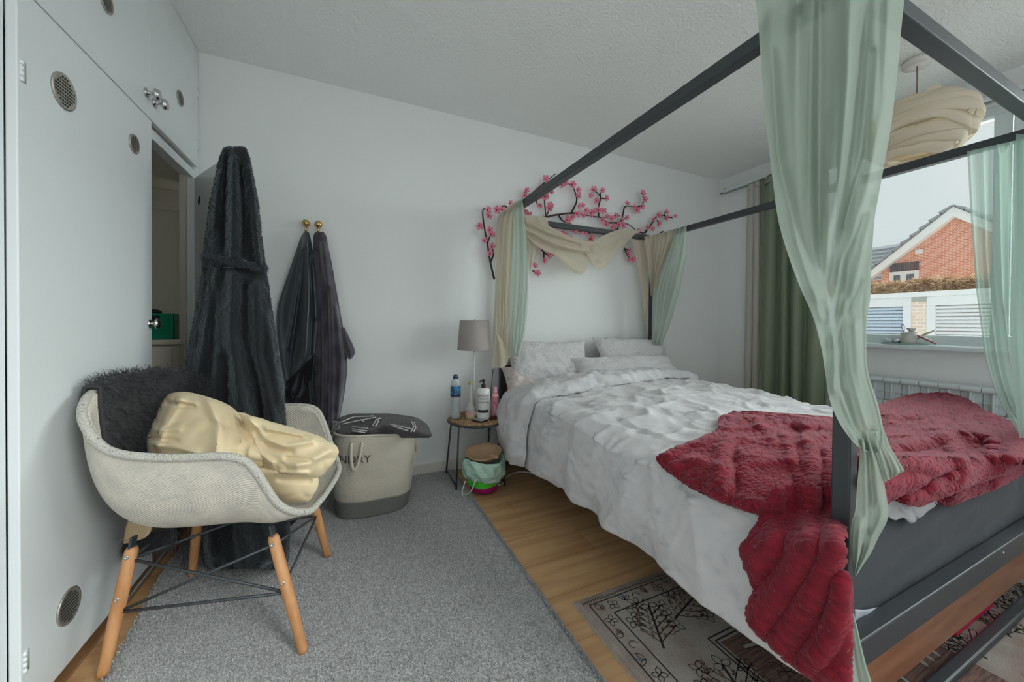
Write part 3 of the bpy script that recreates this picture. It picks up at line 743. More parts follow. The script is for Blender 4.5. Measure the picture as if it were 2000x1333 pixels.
def blanket(rows, nu, nv, ridges, lift=.028, fill_d=None, smooth=10, uvs=(1, 1), amp=.006, ang=0, seed=0, cast=True, sub=2):
    y0, y1 = rows[0][0], rows[-1][0]; P = []; Dp = []
    for j in range(nv+1):
        py = lerp(y0, y1, j/nv); r = interp(rows, py); tl = r[2] if len(r) > 2 else 0; row = []; dr = []
        for i in range(nu+1):
            u = i/nu; px = lerp(r[0], r[1], u); p2 = py+tl*(u-.5); h = hit(px, p2) if cast else None; f_ = fill_d(px, p2) if fill_d else None
            if h is None or (f_ is not None and h > f_+.10): h = f_ if f_ is not None else None
            row.append((px, p2)); dr.append(h)
        P.append(row); Dp.append(dr)
    known = [d for r in Dp for d in r if d]; mean = sum(known)/len(known)
    for j in range(nv+1):
        for i in range(nu+1):
            if Dp[j][i] is None:
                c = [Dp[j2][i2] for j2 in range(max(0, j-4), min(nv, j+4)+1) for i2 in range(max(0, i-4), min(nu, i+4)+1) if Dp[j2][i2]]
                Dp[j][i] = sum(c)/len(c) if c else mean
    for _ in range(smooth):
        Q = [r[:] for r in Dp]
        for j in range(nv+1):
            for i in range(nu+1):
                c = [Dp[j2][i2] for j2, i2 in ((j-1, i), (j+1, i), (j, i-1), (j, i+1)) if 0 <= j2 <= nv and 0 <= i2 <= nu]
                Q[j][i] = min(Dp[j][i], .5*Dp[j][i]+.5*sum(c)/len(c))
        Dp = Q
    def sample(G, u, v):
        x, y = min(u*nu, nu-1e-6), min(v*nv, nv-1e-6); i, j = int(x), int(y); fx, fy = x-i, y-j
        return lerp(lerp(G[j][i], G[j][i+1], fx), lerp(G[j+1][i], G[j+1][i+1], fx), fy)
    PX = [[q[0] for q in r] for r in P]; PY = [[q[1] for q in r] for r in P]
    def fn(u, v):
        px, py, d0 = sample(PX, u, v), sample(PY, u, v), sample(Dp, u, v)
        e = min(u, 1-u, v, 1-v); k = sstep(0, .06, e)
        d = d0-lift*(.35+.65*k)-ridge_h(px, py, ridges, d0)-amp*fbm(px*.012, py*.012, 2, 2)-.0034*puff(px, py, d0, ang, seed)
        return at(px+2.2*fbm(py*.12, px*.12, 4, 2), py+2.2*fbm(px*.12, py*.12, 9, 2), d)
    return MB().grid(fn, nu*sub, nv*sub, False, uvs)
red = thing('plush_blanket', 'crumpled red plush blanket thrown over the foot of the bed', 'blanket', (1.5, .65, .57))
sideplane = lambda px, py: (lambda p: (p-CAM).dot(_f))(onx(px, py, lerp(.93, .872, sstep(990, 1080, py))))
R1 = [(808, 1428, 1470), (822, 1405, 1640), (845, 1400, 1645), (868, 1352, 1648), (885, 1308, 1650), (900, 1286, 1650), (925, 1310, 1652), (950, 1352, 1652), (975, 1410, 1652), (995, 1470, 1652), (1003, 1500, 1652)]
rg1 = [(.034, 13, [(1475, 812), (1430, 835), (1412, 880), (1406, 930), (1402, 960)]), (.022, 10, [(1300, 893), (1350, 872), (1400, 862)]), (.014, 9, [(1320, 915), (1370, 900), (1400, 888)]),
       (-.03, 12, [(1432, 890), (1434, 930), (1440, 965)]), (.018, 9, [(1480, 830), (1510, 865)]), (.02, 9, [(1505, 822), (1530, 850), (1545, 890), (1560, 940)]), (.024, 9, [(1540, 830), (1580, 835), (1640, 845)]),
       (-.03, 9, [(1545, 842), (1560, 850)]), (.03, 13, [(1575, 840), (1585, 900), (1580, 990)]), (-.02, 7, [(1556, 900), (1552, 960)]), (.022, 10, [(1620, 890), (1625, 1000)]), (-.022, 6, [(1602, 900), (1600, 1000)]),
       (.012, 8, [(1450, 980), (1510, 995)]), (.014, 8, [(1480, 810), (1560, 806), (1640, 806)])]
nbk = blanket(R1, 100, 70, rg1, .030, None, 26, (.55, .45), .006, -.35, 1, True, 3)
obj('near_drape', nbk, M_red, red, True, 0, .012)
R2 = [(950, 1512, 1650), (975, 1502, 1650), (1000, 1492, 1652), (1030, 1482, 1648), (1060, 1462, 1644), (1074, 1450, 1644), (1095, 1455, 1646), (1130, 1470, 1650), (1160, 1474, 1652), (1200, 1464, 1654), (1230, 1475, 1655), (1260, 1510, 1655), (1290, 1545, 1652), (1320, 1590, 1650), (1336, 1620, 1648)]
rg2 = [(.018, 18, [(1586, 1040), (1580, 1070), (1546, 1130), (1495, 1195), (1470, 1225)]), (.017, 16, [(1631, 1040), (1627, 1070), (1600, 1140), (1552, 1225), (1512, 1270)]), (-.014, 9, [(1606, 1060), (1603, 1080), (1574, 1140), (1525, 1210), (1490, 1250)]), (.014, 16, [(1512, 1040), (1502, 1070), (1476, 1110)]),
       (.014, 12, [(1646, 1080), (1642, 1180), (1622, 1250), (1570, 1310)]), (-.014, 9, [(1644, 1090), (1618, 1190), (1560, 1285)]), (-.014, 9, [(1538, 1065), (1530, 1090), (1480, 1160)]), (.008, 14, [(1600, 1290), (1640, 1330)])]
NBV = nbk.bvh()
_uc = {}
def hemdepth(px):
    k = round(px/4)
    if k not in _uc:
        v = [(h[0]-CAM).dot(_f) for y in (960, 970, 980, 990) for h in [NBV.ray_cast(CAM, ray(max(1505, px), y))] if h[0] is not None]
        _uc[k] = v[-1] if v else None
    return _uc[k]
def underplane(px, py):
    b0 = hemdepth(px); s = sideplane(px, py)
    if b0 is None: return s
    return lerp(b0+.012, s, sstep(980, 1075, py))
hbk = blanket(R2, 60, 100, rg2, .010, underplane, 2, (.28, .5), .006, .25, 3, False, 3)
obj('hanging_end', hbk, M_red, red, True, 0, .012)
footplane = lambda px, py: (lambda p: (p-CAM).dot(_f))(ony(px, py, .425)) if py > 900 else (lambda p: (p-CAM).dot(_f))(onz(px, py, .585))
R3 = [(772, 1790, 1850), (782, 1755, 1885), (795, 1722, 1905), (815, 1690, 1940), (835, 1676, 1985), (860, 1674, 2008), (890, 1674, 2006), (915, 1674, 1996), (935, 1676, 1972), (955, 1678, 1925), (970, 1680, 1880), (981, 1695, 1845)]
rg3 = [(.04, 16, [(1725, 800), (1790, 780), (1850, 782), (1870, 800)]), (-.03, 8, [(1740, 862), (1800, 860), (1845, 842), (1870, 815)]), (.03, 11, [(1690, 830), (1760, 822), (1830, 800)]), (.035, 14, [(1835, 845), (1860, 875), (1878, 920), (1862, 965)]),
       (.03, 12, [(1875, 838), (1920, 820), (1935, 812)]), (-.024, 7, [(1870, 834), (1920, 828)]), (.03, 12, [(1900, 850), (1940, 870), (1945, 910)]), (.03, 13, [(1990, 850), (1970, 900), (1940, 945)]), (-.02, 8, [(1955, 865), (1945, 905)]),
       (.022, 9, [(1690, 885), (1760, 880), (1830, 860)]), (-.024, 7, [(1760, 892), (1835, 880)]), (.02, 9, [(1700, 905), (1780, 905), (1850, 925)]), (.02, 10, [(1690, 945), (1780, 938), (1850, 960)])]
fbk = blanket(R3, 110, 72, rg3, .026, footplane, 18, (.75, .5), .008, .15, 7, True, 3)
obj('foot_drape', fbk, M_red, red, True, 0, .014)

M_fuzz = mat('red_chenille', (150, 18, 46), .95, sheen=.3)
for nm, mb_, cnt, sd_ in (('near_pile', nbk, 22000, 41), ('hanging_pile', hbk, 16000, 42), ('foot_pile', fbk, 22000, 43)):
    tag(obj(nm, strands(mb_, cnt, .0055, .0009, sd_, .1, None, .8), M_fuzz, red, False), kind='stuff')
# sheer drapes on the canopy ------------------------------------------------------
def sheer(name, rgb, a, tl=.45):
    return mat(name, rgb, .85, coord='UV', bump=(60, .25, 4, (3, 14, 1)), translucent=tl, alpha=a)
M_sage = sheer('sage_muslin', (184, 198, 184), .90, .36); M_sage2 = sheer('sage_muslin_light', (198, 212, 200), .88, .42)
M_sheer = sheer('pale_sheer', (196, 218, 208), .72, .5)
M_beige = sheer('beige_muslin', (226, 216, 196), .93, .42)
def dd(p): return (Vector(p)-CAM).dot(_f)
# near post: gathered along both rails, caught round the post, then falling open
nd = thing('bed_drape', 'sage green muslin drape tied round the near corner post of the bed', 'drape', (BX0, BYF, 1.75), 'muslin drapes on the canopy bed')
def near_depth(px, py, u, v):
    top = interp([(1478, dd((BX0, .626, 1.74))-.02), (1560, .885), (1620, .820), (1650, .785), (1690, .775), (1712, .775), (1765, dd((1.125, BYF, 1.74))-.01)], px)[0]-.05
    low = .728+.02*sin(u*3)
    return lerp(top, low, sstep(200, 640, py))
n1 = [(-120, 1470, 1790), (-40, 1474, 1772), (60, 1482, 1760), (150, 1488, 1752), (250, 1497, 1740), (350, 1509, 1722), (430, 1520, 1708), (500, 1540, 1702), (560, 1562, 1698), (620, 1588, 1694), (680, 1604, 1692), (730, 1612, 1696), (780, 1620, 1712), (820, 1636, 1722), (850, 1655, 1726), (875, 1678, 1722), (886, 1700, 1712)]
def nrip(u, v):
    k = 1-.85*sstep(.25, .6, v)
    return k*(.014*sin(u*25+3*sin(v*2.4))+.005*sin(u*43+v*4+1))
nrg = [(.03, 10, [(1505, 100), (1520, 300), (1560, 480), (1605, 620)]), (.045, 14, [(1650, -60), (1655, 150), (1640, 330), (1612, 480), (1602, 580)]), (-.03, 9, [(1600, -20), (1598, 200), (1600, 420), (1605, 560)]),
       (.035, 9, [(1735, 0), (1728, 200), (1690, 380), (1640, 520), (1618, 640)]), (-.02, 7, [(1705, 100), (1690, 300), (1648, 440)]), (.03, 10, [(1700, 420), (1672, 540), (1640, 640), (1628, 760)]), (-.016, 6, [(1682, 555), (1650, 620), (1632, 690), (1645, 760)]),
       (.03, 14, [(1668, 640), (1672, 740), (1690, 830)]), (.02, 8, [(1625, 660), (1635, 760), (1670, 850)])]
obj('upper_panel', px_rows(n1, 150, 170, near_depth, nrg, nrip, (1.2, 2)), M_sage, nd)
obj('frayed_edge', px_rows([(380, 1700, 1716), (430, 1695, 1708), (520, 1690, 1702), (580, 1682, 1700), (625, 1683, 1692), (634, 1685, 1688)], 8, 40, lambda *a: .83, (), lambda u, v: .008*sin(v*20), (.1, 1)), M_sage2, nd)
obj('tied_end', px_rows([(842, 1690, 1728), (870, 1700, 1738), (895, 1712, 1752), (915, 1716, 1764), (928, 1720, 1766, -14), (936, 1728, 1752, -14)], 30, 24, lambda px, py, u, v: .735+.02*v, [(.016, 5, [(1712, 850), (1725, 930)]), (.014, 5, [(1735, 870), (1755, 920)])], lambda u, v: .010*sin(u*16)*v, (.3, .4)), M_sage, nd)
obj('lower_fall', px_rows([(858, 1676, 1700), (900, 1678, 1716), (950, 1674, 1728), (1000, 1670, 1735), (1020, 1664, 1732), (1050, 1661, 1716), (1080, 1663, 1702), (1110, 1666, 1682), (1126, 1668, 1673)], 30, 60, lambda px, py, u, v: .742+.01*v, [(.016, 6, [(1685, 870), (1680, 980), (1672, 1090)]), (.018, 6, [(1700, 880), (1712, 980), (1690, 1060)]), (-.01, 4, [(1695, 900), (1698, 1040)])], lambda u, v: .008*sin(u*14), (.3, 1)), M_sage, nd)
obj('trailing_tail', px_rows([(1108, 1634, 1640), (1140, 1638, 1650), (1180, 1642, 1662), (1220, 1644, 1673), (1260, 1646, 1682), (1300, 1646, 1692), (1340, 1646, 1704), (1420, 1645, 1722)], 20, 50, lambda px, py, u, v: .735-.02*v, [(.012, 6, [(1650, 1180), (1665, 1340)])], lambda u, v: .006*sin(u*12), (.3, 1)), M_sage, nd)

# foot right: sheer panel on the far rail by the window
fd = thing('bed_drape', 'pale green sheer drape on the bed rail in front of the window', 'drape', (BX1, .56, 1.74), 'muslin drapes on the canopy bed')
f_top = lambda px: (lambda p: dd(p))(onx(px, 282, BX1-.05))
f1 = [(282, 1889, 2012, -28), (300, 1890, 2012, -26), (420, 1896, 2014, -10), (560, 1906, 2016), (640, 1916, 2020), (700, 1924, 2024), (760, 1942, 2030), (820, 1972, 2036), (860, 1996, 2042), (900, 2010, 2048)]
obj('sheer_panel', px_rows(f1, 70, 120, lambda px, py, u, v: lerp(f_top(px), 1.30+.1*u, sstep(300, 860, py)), [(.03, 10, [(1940, 290), (1938, 500), (1960, 700), (1990, 830)]), (.03, 9, [(1975, 290), (1975, 500), (1985, 640)]), (-.02, 8, [(1960, 300), (1958, 600)])], lambda u, v: .014*sin(u*30+v)*(1-.4*v), (.5, 1.8)), M_sheer, fd)
obj('sheer_fold', px_rows([(262, 1984, 2030), (400, 1982, 2040), (560, 1976, 2050), (640, 1974, 2055), (760, 1980, 2060), (900, 1996, 2070)], 20, 60, lambda px, py, u, v: lerp(f_top(1990)-.03, 1.24, v), (), lambda u, v: .012*sin(u*11), (.2, 1.8)), M_sheer, fd)

# head left: beige and green falls over the near side rail by the lamp
hl = thing('bed_drape', 'beige and green muslin drape on the headboard post beside the lamp', 'drape', (BX0, 2.25, 1.74), 'muslin drapes on the canopy bed')
rail_d = lambda px, X=BX0: dd(onx(px, 405, X))
hb = [(404, 976, 1010, -26), (416, 972, 1010, -24), (440, 970, 1006, -8), (500, 968, 1004), (560, 967, 1003), (620, 964, 1002), (660, 963, 1000), (690, 966, 998), (700, 970, 996)]
obj('beige_fall', px_rows(hb, 50, 80, lambda px, py, u, v: lerp(rail_d(max(px, 985))-.06, 2.41, v)-.02*(1-u), [(.02, 5, [(985, 420), (982, 560), (985, 690)]), (-.015, 4, [(975, 430), (974, 600), (988, 690)])], lambda u, v: .014*sin(u*21+v*2), (.5, 1.5)), M_beige, hl)
hg = [(393, 1001, 1020, -14), (420, 1000, 1024, -8), (480, 999, 1029), (560, 997, 1032), (620, 996, 1029), (660, 995, 1024), (695, 995, 1016)]
obj('green_fall', px_rows(hg, 40, 80, lambda px, py, u, v: lerp(rail_d(px)-.065, 2.34, v), [(.02, 5, [(1014, 400), (1013, 560), (1008, 690)]), (.014, 4, [(1026, 480), (1024, 620)])], lambda u, v: .012*sin(u*17+v*3), (.4, 1.5)), M_sage2, hl)
obj('beige_tail', px_rows([(655, 966, 976), (675, 965, 986), (700, 961, 993), (712, 960, 990), (719, 962, 984)], 16, 18, lambda px, py, u, v: 2.38-.02*v, [(.012, 5, [(975, 670), (980, 715)])], lambda u, v: .006*sin(u*9), (.3, .4)), M_beige, hl)

# swag across the head rail
sw = thing('bed_drape', 'beige muslin swag looped along the head rail under the blossom', 'drape', (1.7, BYH, 1.75), 'muslin drapes on the canopy bed')
hd = lambda px, py: dd(ony(px, py, BYH-.045))
s1 = [(1027, 424, 458), (1045, 430, 478), (1065, 438, 490), (1085, 448, 500), (1105, 458, 520), (1125, 466, 535), (1140, 470, 534), (1152, 472, 512), (1160, 474, 490)]
obj('left_loop', px_cols(s1, 70, 40, lambda px, py, u, v: hd(px, py)-.01-.03*sin(pi*u), [(.03, 6, [(1027, 434), (1070, 452), (1120, 470), (1160, 478)]), (.03, 6, [(1027, 448), (1070, 470), (1110, 484), (1150, 490)]), (-.03, 4, [(1030, 442), (1070, 462), (1130, 480)]), (-.02, 4, [(1035, 458), (1080, 486), (1140, 498)]), (.016, 6, [(1085, 494), (1128, 528)])], lambda u, v: .006*sin(v*9+u*4), (.8, .5)), M_beige, sw)
s2 = [(1144, 486, 492), (1152, 478, 506), (1162, 470, 520), (1176, 462, 527), (1190, 455, 512), (1205, 450, 496), (1222, 448, 476), (1240, 449, 458), (1250, 450, 453)]
obj('right_loop', px_cols(s2, 50, 30, lambda px, py, u, v: hd(px, py)-.03, [(.014, 5, [(1240, 452), (1158, 488)]), (.014, 5, [(1230, 462), (1172, 510)]), (-.01, 4, [(1232, 456), (1165, 500)])], lambda u, v: .006*sin(u*14+v*3), (.6, .4)), M_beige, sw)
obj('hanging_corner', px_rows([(462, 1030, 1050), (490, 1033, 1049), (510, 1034, 1043), (528, 1034, 1037)], 12, 16, lambda px, py, u, v: hd(px, py)+.02, (), lambda u, v: .005*sin(u*9), (.2, .4)), M_beige, sw)
obj('rail_wrap', px_rows([(422, 1026, 1068, 6), (440, 1028, 1072, 6), (456, 1048, 1072)], 20, 12, lambda px, py, u, v: hd(px, py)-.03, [(.01, 4, [(1050, 425), (1068, 452)])], None, (.3, .2)), M_beige, sw)

# head right: beige knot with green tail
hr = thing('bed_drape', 'beige and green muslin drape knotted on the far headboard post', 'drape', (BX1, 2.25, 1.74), 'muslin drapes on the canopy bed')
rr2 = lambda px: dd(onx(max(px, 1285), 450, BX1))
hb2 = [(456, 1258, 1318, -14), (470, 1260, 1316, -8), (490, 1262, 1308), (520, 1266, 1294), (545, 1268, 1283), (565, 1270, 1277), (578, 1271, 1275)]
obj('beige_gather', px_rows(hb2, 50, 50, lambda px, py, u, v: lerp(rr2(px)-.06, 2.98, sstep(0, 1, v)), [(.03, 5, [(1262, 470), (1268, 520), (1272, 570)]), (.03, 5, [(1305, 470), (1284, 530), (1274, 572)]), (-.02, 4, [(1275, 480), (1274, 540)])], lambda u, v: .016*sin(u*22), (.5, .8)), M_beige, hr)
hb3 = [(470, 1232, 1262, 10), (490, 1238, 1262), (520, 1245, 1263), (560, 1252, 1265), (582, 1254, 1266), (620, 1258, 1264), (664, 1263, 1266)]
obj('beige_tail', px_rows(hb3, 24, 40, lambda px, py, u, v: dd(ony(px, py, BYH-.035)), (), lambda u, v: .008*sin(u*10+v*3), (.3, .9)), M_beige, hr)
hg2 = [(446, 1312, 1341, -8), (470, 1306, 1341, -4), (500, 1296, 1340), (540, 1280, 1334), (570, 1275, 1327), (600, 1274, 1319), (630, 1273, 1310), (655, 1273, 1300), (676, 1273, 1291)]
obj('green_fall', px_rows(hg2, 50, 70, lambda px, py, u, v: lerp(rr2(px)-.05, 2.97, v), [(.03, 5, [(1336, 460), (1318, 560), (1290, 660)]), (.02, 4, [(1316, 470), (1285, 570), (1282, 670)]), (-.014, 4, [(1322, 480), (1300, 600)])], lambda u, v: .014*sin(u*20+v*2), (.5, 1.2)), M_sage2, hr)

# ------------------------------------------------------------------ blossom garland
gl = thing('blossom_garland', 'artificial pink cherry blossom branches fixed above the headboard', 'garland', (1.7, D, 1.7))
M_twig = mat('brown_twig', (62, 48, 44), .8); M_petal = mat('pink_petal', (234, 128, 160), .6, translucent=.25, coord='Generated', var=((246, 178, 196), 3, 2)); M_core = mat('magenta_core', (196, 36, 84), .7)
def Z_(im, lst): return [(im[0]+x*im[2], im[1]+y*im[2]) for x, y in lst]
Z5 = (900, 320, 1/2.898)
twigs = [[(190, 655), (168, 560), (150, 450), (130, 340), (125, 265), (145, 255)], [(168, 560), (185, 510), (175, 470)], [(150, 450), (165, 410)], [(230, 245), (250, 240), (275, 262)],
 [(330, 225), (400, 170), (470, 110), (540, 55)], [(470, 110), (472, 180), (478, 260), (482, 300)], [(425, 175), (432, 230)], [(482, 300), (500, 262)], [(465, 308), (540, 290), (640, 280), (720, 293), (800, 304), (900, 295)], [(625, 280), (655, 215), (648, 165), (630, 125), (600, 110)],
 [(550, 288), (580, 325), (625, 338)], [(780, 300), (780, 240), (790, 190), (760, 155), (740, 150)], [(790, 195), (815, 198)], [(790, 190), (795, 155)], [(800, 304), (830, 332), (905, 334), (950, 345), (1000, 385)], [(905, 334), (918, 285), (928, 245), (960, 240), (1000, 250)], [(990, 245), (1025, 235), (1035, 200), (1025, 170)], [(918, 320), (940, 300)],
 [(1040, 395), (1080, 340), (1110, 300), (1150, 290), (1155, 270)], [(1150, 295), (1200, 308)], [(1110, 320), (1130, 340)], [(1000, 385), (1040, 395)], [(880, 335), (890, 370), (850, 360)], [(505, 375), (540, 395), (590, 410)], [(640, 365), (700, 375), (735, 400), (740, 420)], [(440, 460), (470, 500), (495, 520)], [(470, 500), (470, 550)], [(405, 605), (430, 620)], [(925, 480), (945, 520), (965, 540)], [(925, 480), (950, 490)], [(370, 150), (360, 180)], [(365, 270), (385, 300)], [(1125, 400), (1140, 385), (1160, 392)]]
for tw in twigs:
    pts = [ony(*p, D-.022-.012*(i % 2)) for i, p in enumerate(Z_(Z5, tw))]; sp = spline(pts, 6)
    obj('twig', MB().tube(sp, [lerp(.0075, .0035, i/(len(sp)-1)) for i in range(len(sp))], 6), M_twig, gl)
flw = [(105, 350), (150, 262), (155, 298), (200, 262), (230, 264), (275, 225), (160, 375), (170, 405), (132, 436), (175, 472), (165, 512), (370, 150), (360, 182), (475, 88), (360, 268), (385, 292), (445, 187), (480, 185), (510, 163), (447, 233), (505, 235), (500, 255), (572, 120), (592, 105), (628, 118), (658, 150), (662, 186), (665, 242), (685, 240), (705, 264), (735, 280), (752, 275), (775, 262), (805, 266), (655, 283), (595, 305), (625, 302), (600, 320), (750, 148), (730, 182), (765, 208), (797, 152), (818, 197), (825, 302), (850, 312), (872, 295), (795, 318), (820, 345), (855, 357), (910, 315), (935, 305), (915, 350), (940, 230), (975, 248), (995, 262), (1020, 244), (1025, 170), (1040, 202), (1050, 362), (1090, 320), (1080, 368), (1115, 340), (1118, 290), (1160, 275), (1158, 308), (1210, 300), (525, 362), (565, 400), (580, 405), (640, 378), (668, 384), (698, 396), (738, 412), (735, 425), (460, 475), (492, 520), (470, 548), (418, 580), (433, 622), (950, 490), (948, 516), (945, 545), (968, 542), (1000, 380), (615, 425), (520, 500), (895, 345), (690, 295)]
pt = MB()
for k in range(5):
    a = 2*pi*k/5
    def pf(u, v, a=a):
        r = .0035+.0165*v; w = (u-.5)*1.25*(sin(pi*min(1, v*.85+.12))**.7); return (r*cos(a+w), r*sin(a+w), .002+.009*v*v+.004*(abs(u-.5)*2)**2)
    pt.grid(pf, 4, 4)
fm = bpy.data.meshes.new('flower'); fm.from_pydata([tuple(p) for p in pt.v], [], pt.f); fm.materials.append(M_petal); fm.polygons.foreach_set('use_smooth', [True]*len(fm.polygons))
ct_ = MB().ball((0, 0, .004), .0052, 8, 5, (1, 1, .8)); cm = bpy.data.meshes.new('flower_centre'); cm.from_pydata([tuple(p) for p in ct_.v], [], ct_.f); cm.materials.append(M_core)
rf = random.Random(5)
for p in Z_(Z5, flw):
    w = ony(*p, D-.034-rf.uniform(0, .02)); n = Vector((rf.gauss(-.12, .28), -1, rf.gauss(-.15, .28))).normalized()
    q = n.to_track_quat('Z', 'Y').to_matrix() @ Matrix.Rotation(rf.uniform(0, 6), 3, 'Z'); m4 = q.to_4x4() @ Matrix.Scale(rf.uniform(1.1, 1.5), 4); m4.translation = w
    fo = inst('flower', fm, None, parent=gl, mat4=m4)
    ce = bpy.data.objects.new('flower_centre', cm); COL.objects.link(ce); ce.parent = fo
# ------------------------------------------------------------------ armchair
CC = Vector((-.34, 1.524, 0)); ce_ = Vector((.976, -.217, 0)); cl_ = Vector((-.217, -.976, 0))      # forward, near side
def cw(x, y, z): return CC+ce_*x+cl_*y+Vector((0, 0, z))
arm = thing('armchair', 'cream woven bucket armchair on splayed beech legs beside the wardrobe', 'chair', CC)
M_weave = mat('cream_weave', (214, 206, 192), .9, coord='UV', wave=(80, .35, 'DIAGONAL'), bump=(160, .3, 2), var=((196, 190, 180), 20, 4))
M_rim = mat('frayed_rim', (210, 206, 196), .95, var=((96, 92, 90), 240, 3, (1, 1, 1), .60, .70), bump=(260, .9, 3))
M_beech = mat('beech_leg', (206, 152, 104), .5, var=((184, 128, 82), 6, 6, (8, 8, 1)))
rim_tab = [(0, .288, 0, .400), (.10, .286, .10, .402), (.20, .272, .185, .408), (.30, .225, .262, .470), (.40, .165, .298, .605), (.44, .120, .305, .632), (.55, -.03, .308, .640), (.65, -.155, .300, .665), (.75, -.235, .265, .735), (.85, -.285, .185, .785), (.93, -.305, .09, .800), (1, -.310, 0, .804)]
def rim(t):                                # t in [-1,1]; sign picks the side
    x, y, z = interp(rim_tab, abs(t)); return x, y*(1 if t >= 0 else -1), z
def shell_fn(u, v):
    t = u*2-1; x, y, z = rim(t); w = v
    bx, by, bz = -.01, 0, .372
    g = 1-(1-w)**1.9; h = w**2.6
    front = max(0, 1-abs(t)/.28)
    h = lerp(h, w**1.3, front)
    return cw(bx+(x-bx)*g, by+(y-by)*g, bz+(z-bz)*h-.012*(1-w)*0)
smb = MB()
smb.grid(lambda u, v: shell_fn(u, max(v, .004)), 96, 34, False, (2.0, .6))
obj('shell', smb, M_weave, arm, True, 0, .014, 0, True, 1)
rp_ = [cw(*rim(lerp(-1, 1, i/160))) for i in range(161)]
obj('rim_edge', MB().tube(rp_, .0105, 10), M_rim, arm)
legs = {'rn': ((-.617, 1.371), (-.20, .155)), 'fn': ((-.118, 1.233), (.165, .165)), 'ff': ((-.076, 1.708), (.165, -.165)), 'rf': ((-.549, 1.785), (-.20, -.155))}
LP = {}
for k, (ft, tp) in legs.items():
    a = Vector((ft[0], ft[1], .0125)); tpw = cw(tp[0], tp[1], .352); b_ = a+(tpw-a)*.955; LP[k] = (a, b_)
    lg = obj('leg', MB().tube([a, lerp(a, b_, .04), lerp(a, b_, .5), lerp(a, b_, .97), b_], [.0125, .0135, .0165, .0155, .012], 14), M_beech, arm)
    br = obj('bracket', MB().bar(lerp(a, b_, .86), tpw+Vector((0, 0, .014)), .006, .022, cl_), M_black, lg, False)
    for t in (.93, .60):
        c = lerp(a, b_, t); n = (cl_ if k in ('rn', 'fn') else -cl_); n = (n-(b_-a).normalized()*n.dot((b_-a).normalized())).normalized()
        obj('screw', MB().lathe([(.0062, 0), (.0062, .002), (.0035, .003), (.003, .001)], c+n*.0145, 12, n.to_track_quat('Z', 'Y').to_matrix()), M_chrome, lg)
def lp(k, t): return lerp(LP[k][0], LP[k][1], t)
rods = [('rn', .48, 'fn', .50), ('rn', .48, 'fn', .92), ('rn', .90, 'fn', .50), ('rn', .90, 'ff', .90), ('fn', .92, 'ff', .60), ('ff', .60, 'fn', .58), ('rf', .50, 'rn', .90), ('rf', .88, 'rn', .48), ('rf', .80, 'ff', .92), ('rf', .50, 'ff', .60), ('rn', .9, 'rf', .88)]
for a, ta, b_, tb in rods: obj('rod', MB().tube([lp(a, ta), lp(b_, tb)], .0042, 8), M_black, arm)

# black shaggy throw over the chair back, tan lining showing behind
th = thing('fur_throw', 'black shaggy faux fur throw draped over the armchair back', 'throw', cw(-.28, 0, .5))
M_fur = mat('black_shag', (44, 44, 48), .7, sheen=.3); M_lin = mat('tan_lining', (190, 164, 130), .8)
def throw_fn(u, v):
    # u across the back (near to far), v from inside the seat, over the top, down behind
    t = lerp(.855, 1.47, u); tt = t if t <= 1 else t-2
    x, y, z = rim(tt); 
    if v < .45:
        q = v/.45; p = Vector(shell_fn((tt+1)/2, lerp(.50, 1, q))); inn = Vector((CC.x-p.x, CC.y-p.y, 0)).normalized(); p += (inn*.024+Vector((0, 0, .01)))*(1-.1*q)
        p += Vector((0, 0, .016))*sstep(.6, 1, q)
    elif v < .55:
        q = (v-.45)/.10; p = cw(x, y, z); inn = Vector((CC.x-p.x, CC.y-p.y, 0)).normalized(); p += Vector((0, 0, .020+.006*sin(q*pi)))+inn*(.022-.042*q)
    else:
        q = (v-.55)/.45*sstep(-.05, .35, u); b0 = cw(x, y, z); p = Vector((lerp(b0.x, max(b0.x, -.668), min(1, q*4))-.02*(1-q), b0.y-.02*q, lerp(z+.008, .27+.06*sin(u*5), q)))
        p.x = max(p.x-.01, -.676)+.05*q*q*0
    return p
tb = MB().grid(throw_fn, 46, 60); obj('backing', tb, M_fur, th, True, 0, .008)
tag(obj('fur', strands(tb, 16000, .034, .0007, 3, .35, lambda p, n: p.z > .30), M_fur, th, False), kind='stuff')
lmb = MB().grid(lambda u, v: (-.655+.10*u*v, lerp(1.30, 1.36, u)+.10*u*(1-v)+.03*v, lerp(.47, .245+.05*u, v)), 12, 12)
def lining(u, v):
    px = lerp(*interp([(0, 268, 300), (.5, 252, 300), (.85, 247, 285), (1, 247, 252)], v)[0:2], u); py = lerp(985, 1062, v)
    return at(px, py, 1.12-.03*u)
obj('lining', MB().grid(lining, 14, 16), M_lin, th, True, 0, .006)
lo = MB().grid(lambda u, v: at(lerp(250, 345, u), lerp(1030+18*(1-u), 1072-14*u, v), 1.16-.02*u), 16, 6)
obj('lower_edge', lo, M_fur, th, True, 0, .01)
tag(obj('lower_fur', strands(lo, 3200, .035, .0007, 5, .9), M_fur, th, False), kind='stuff')

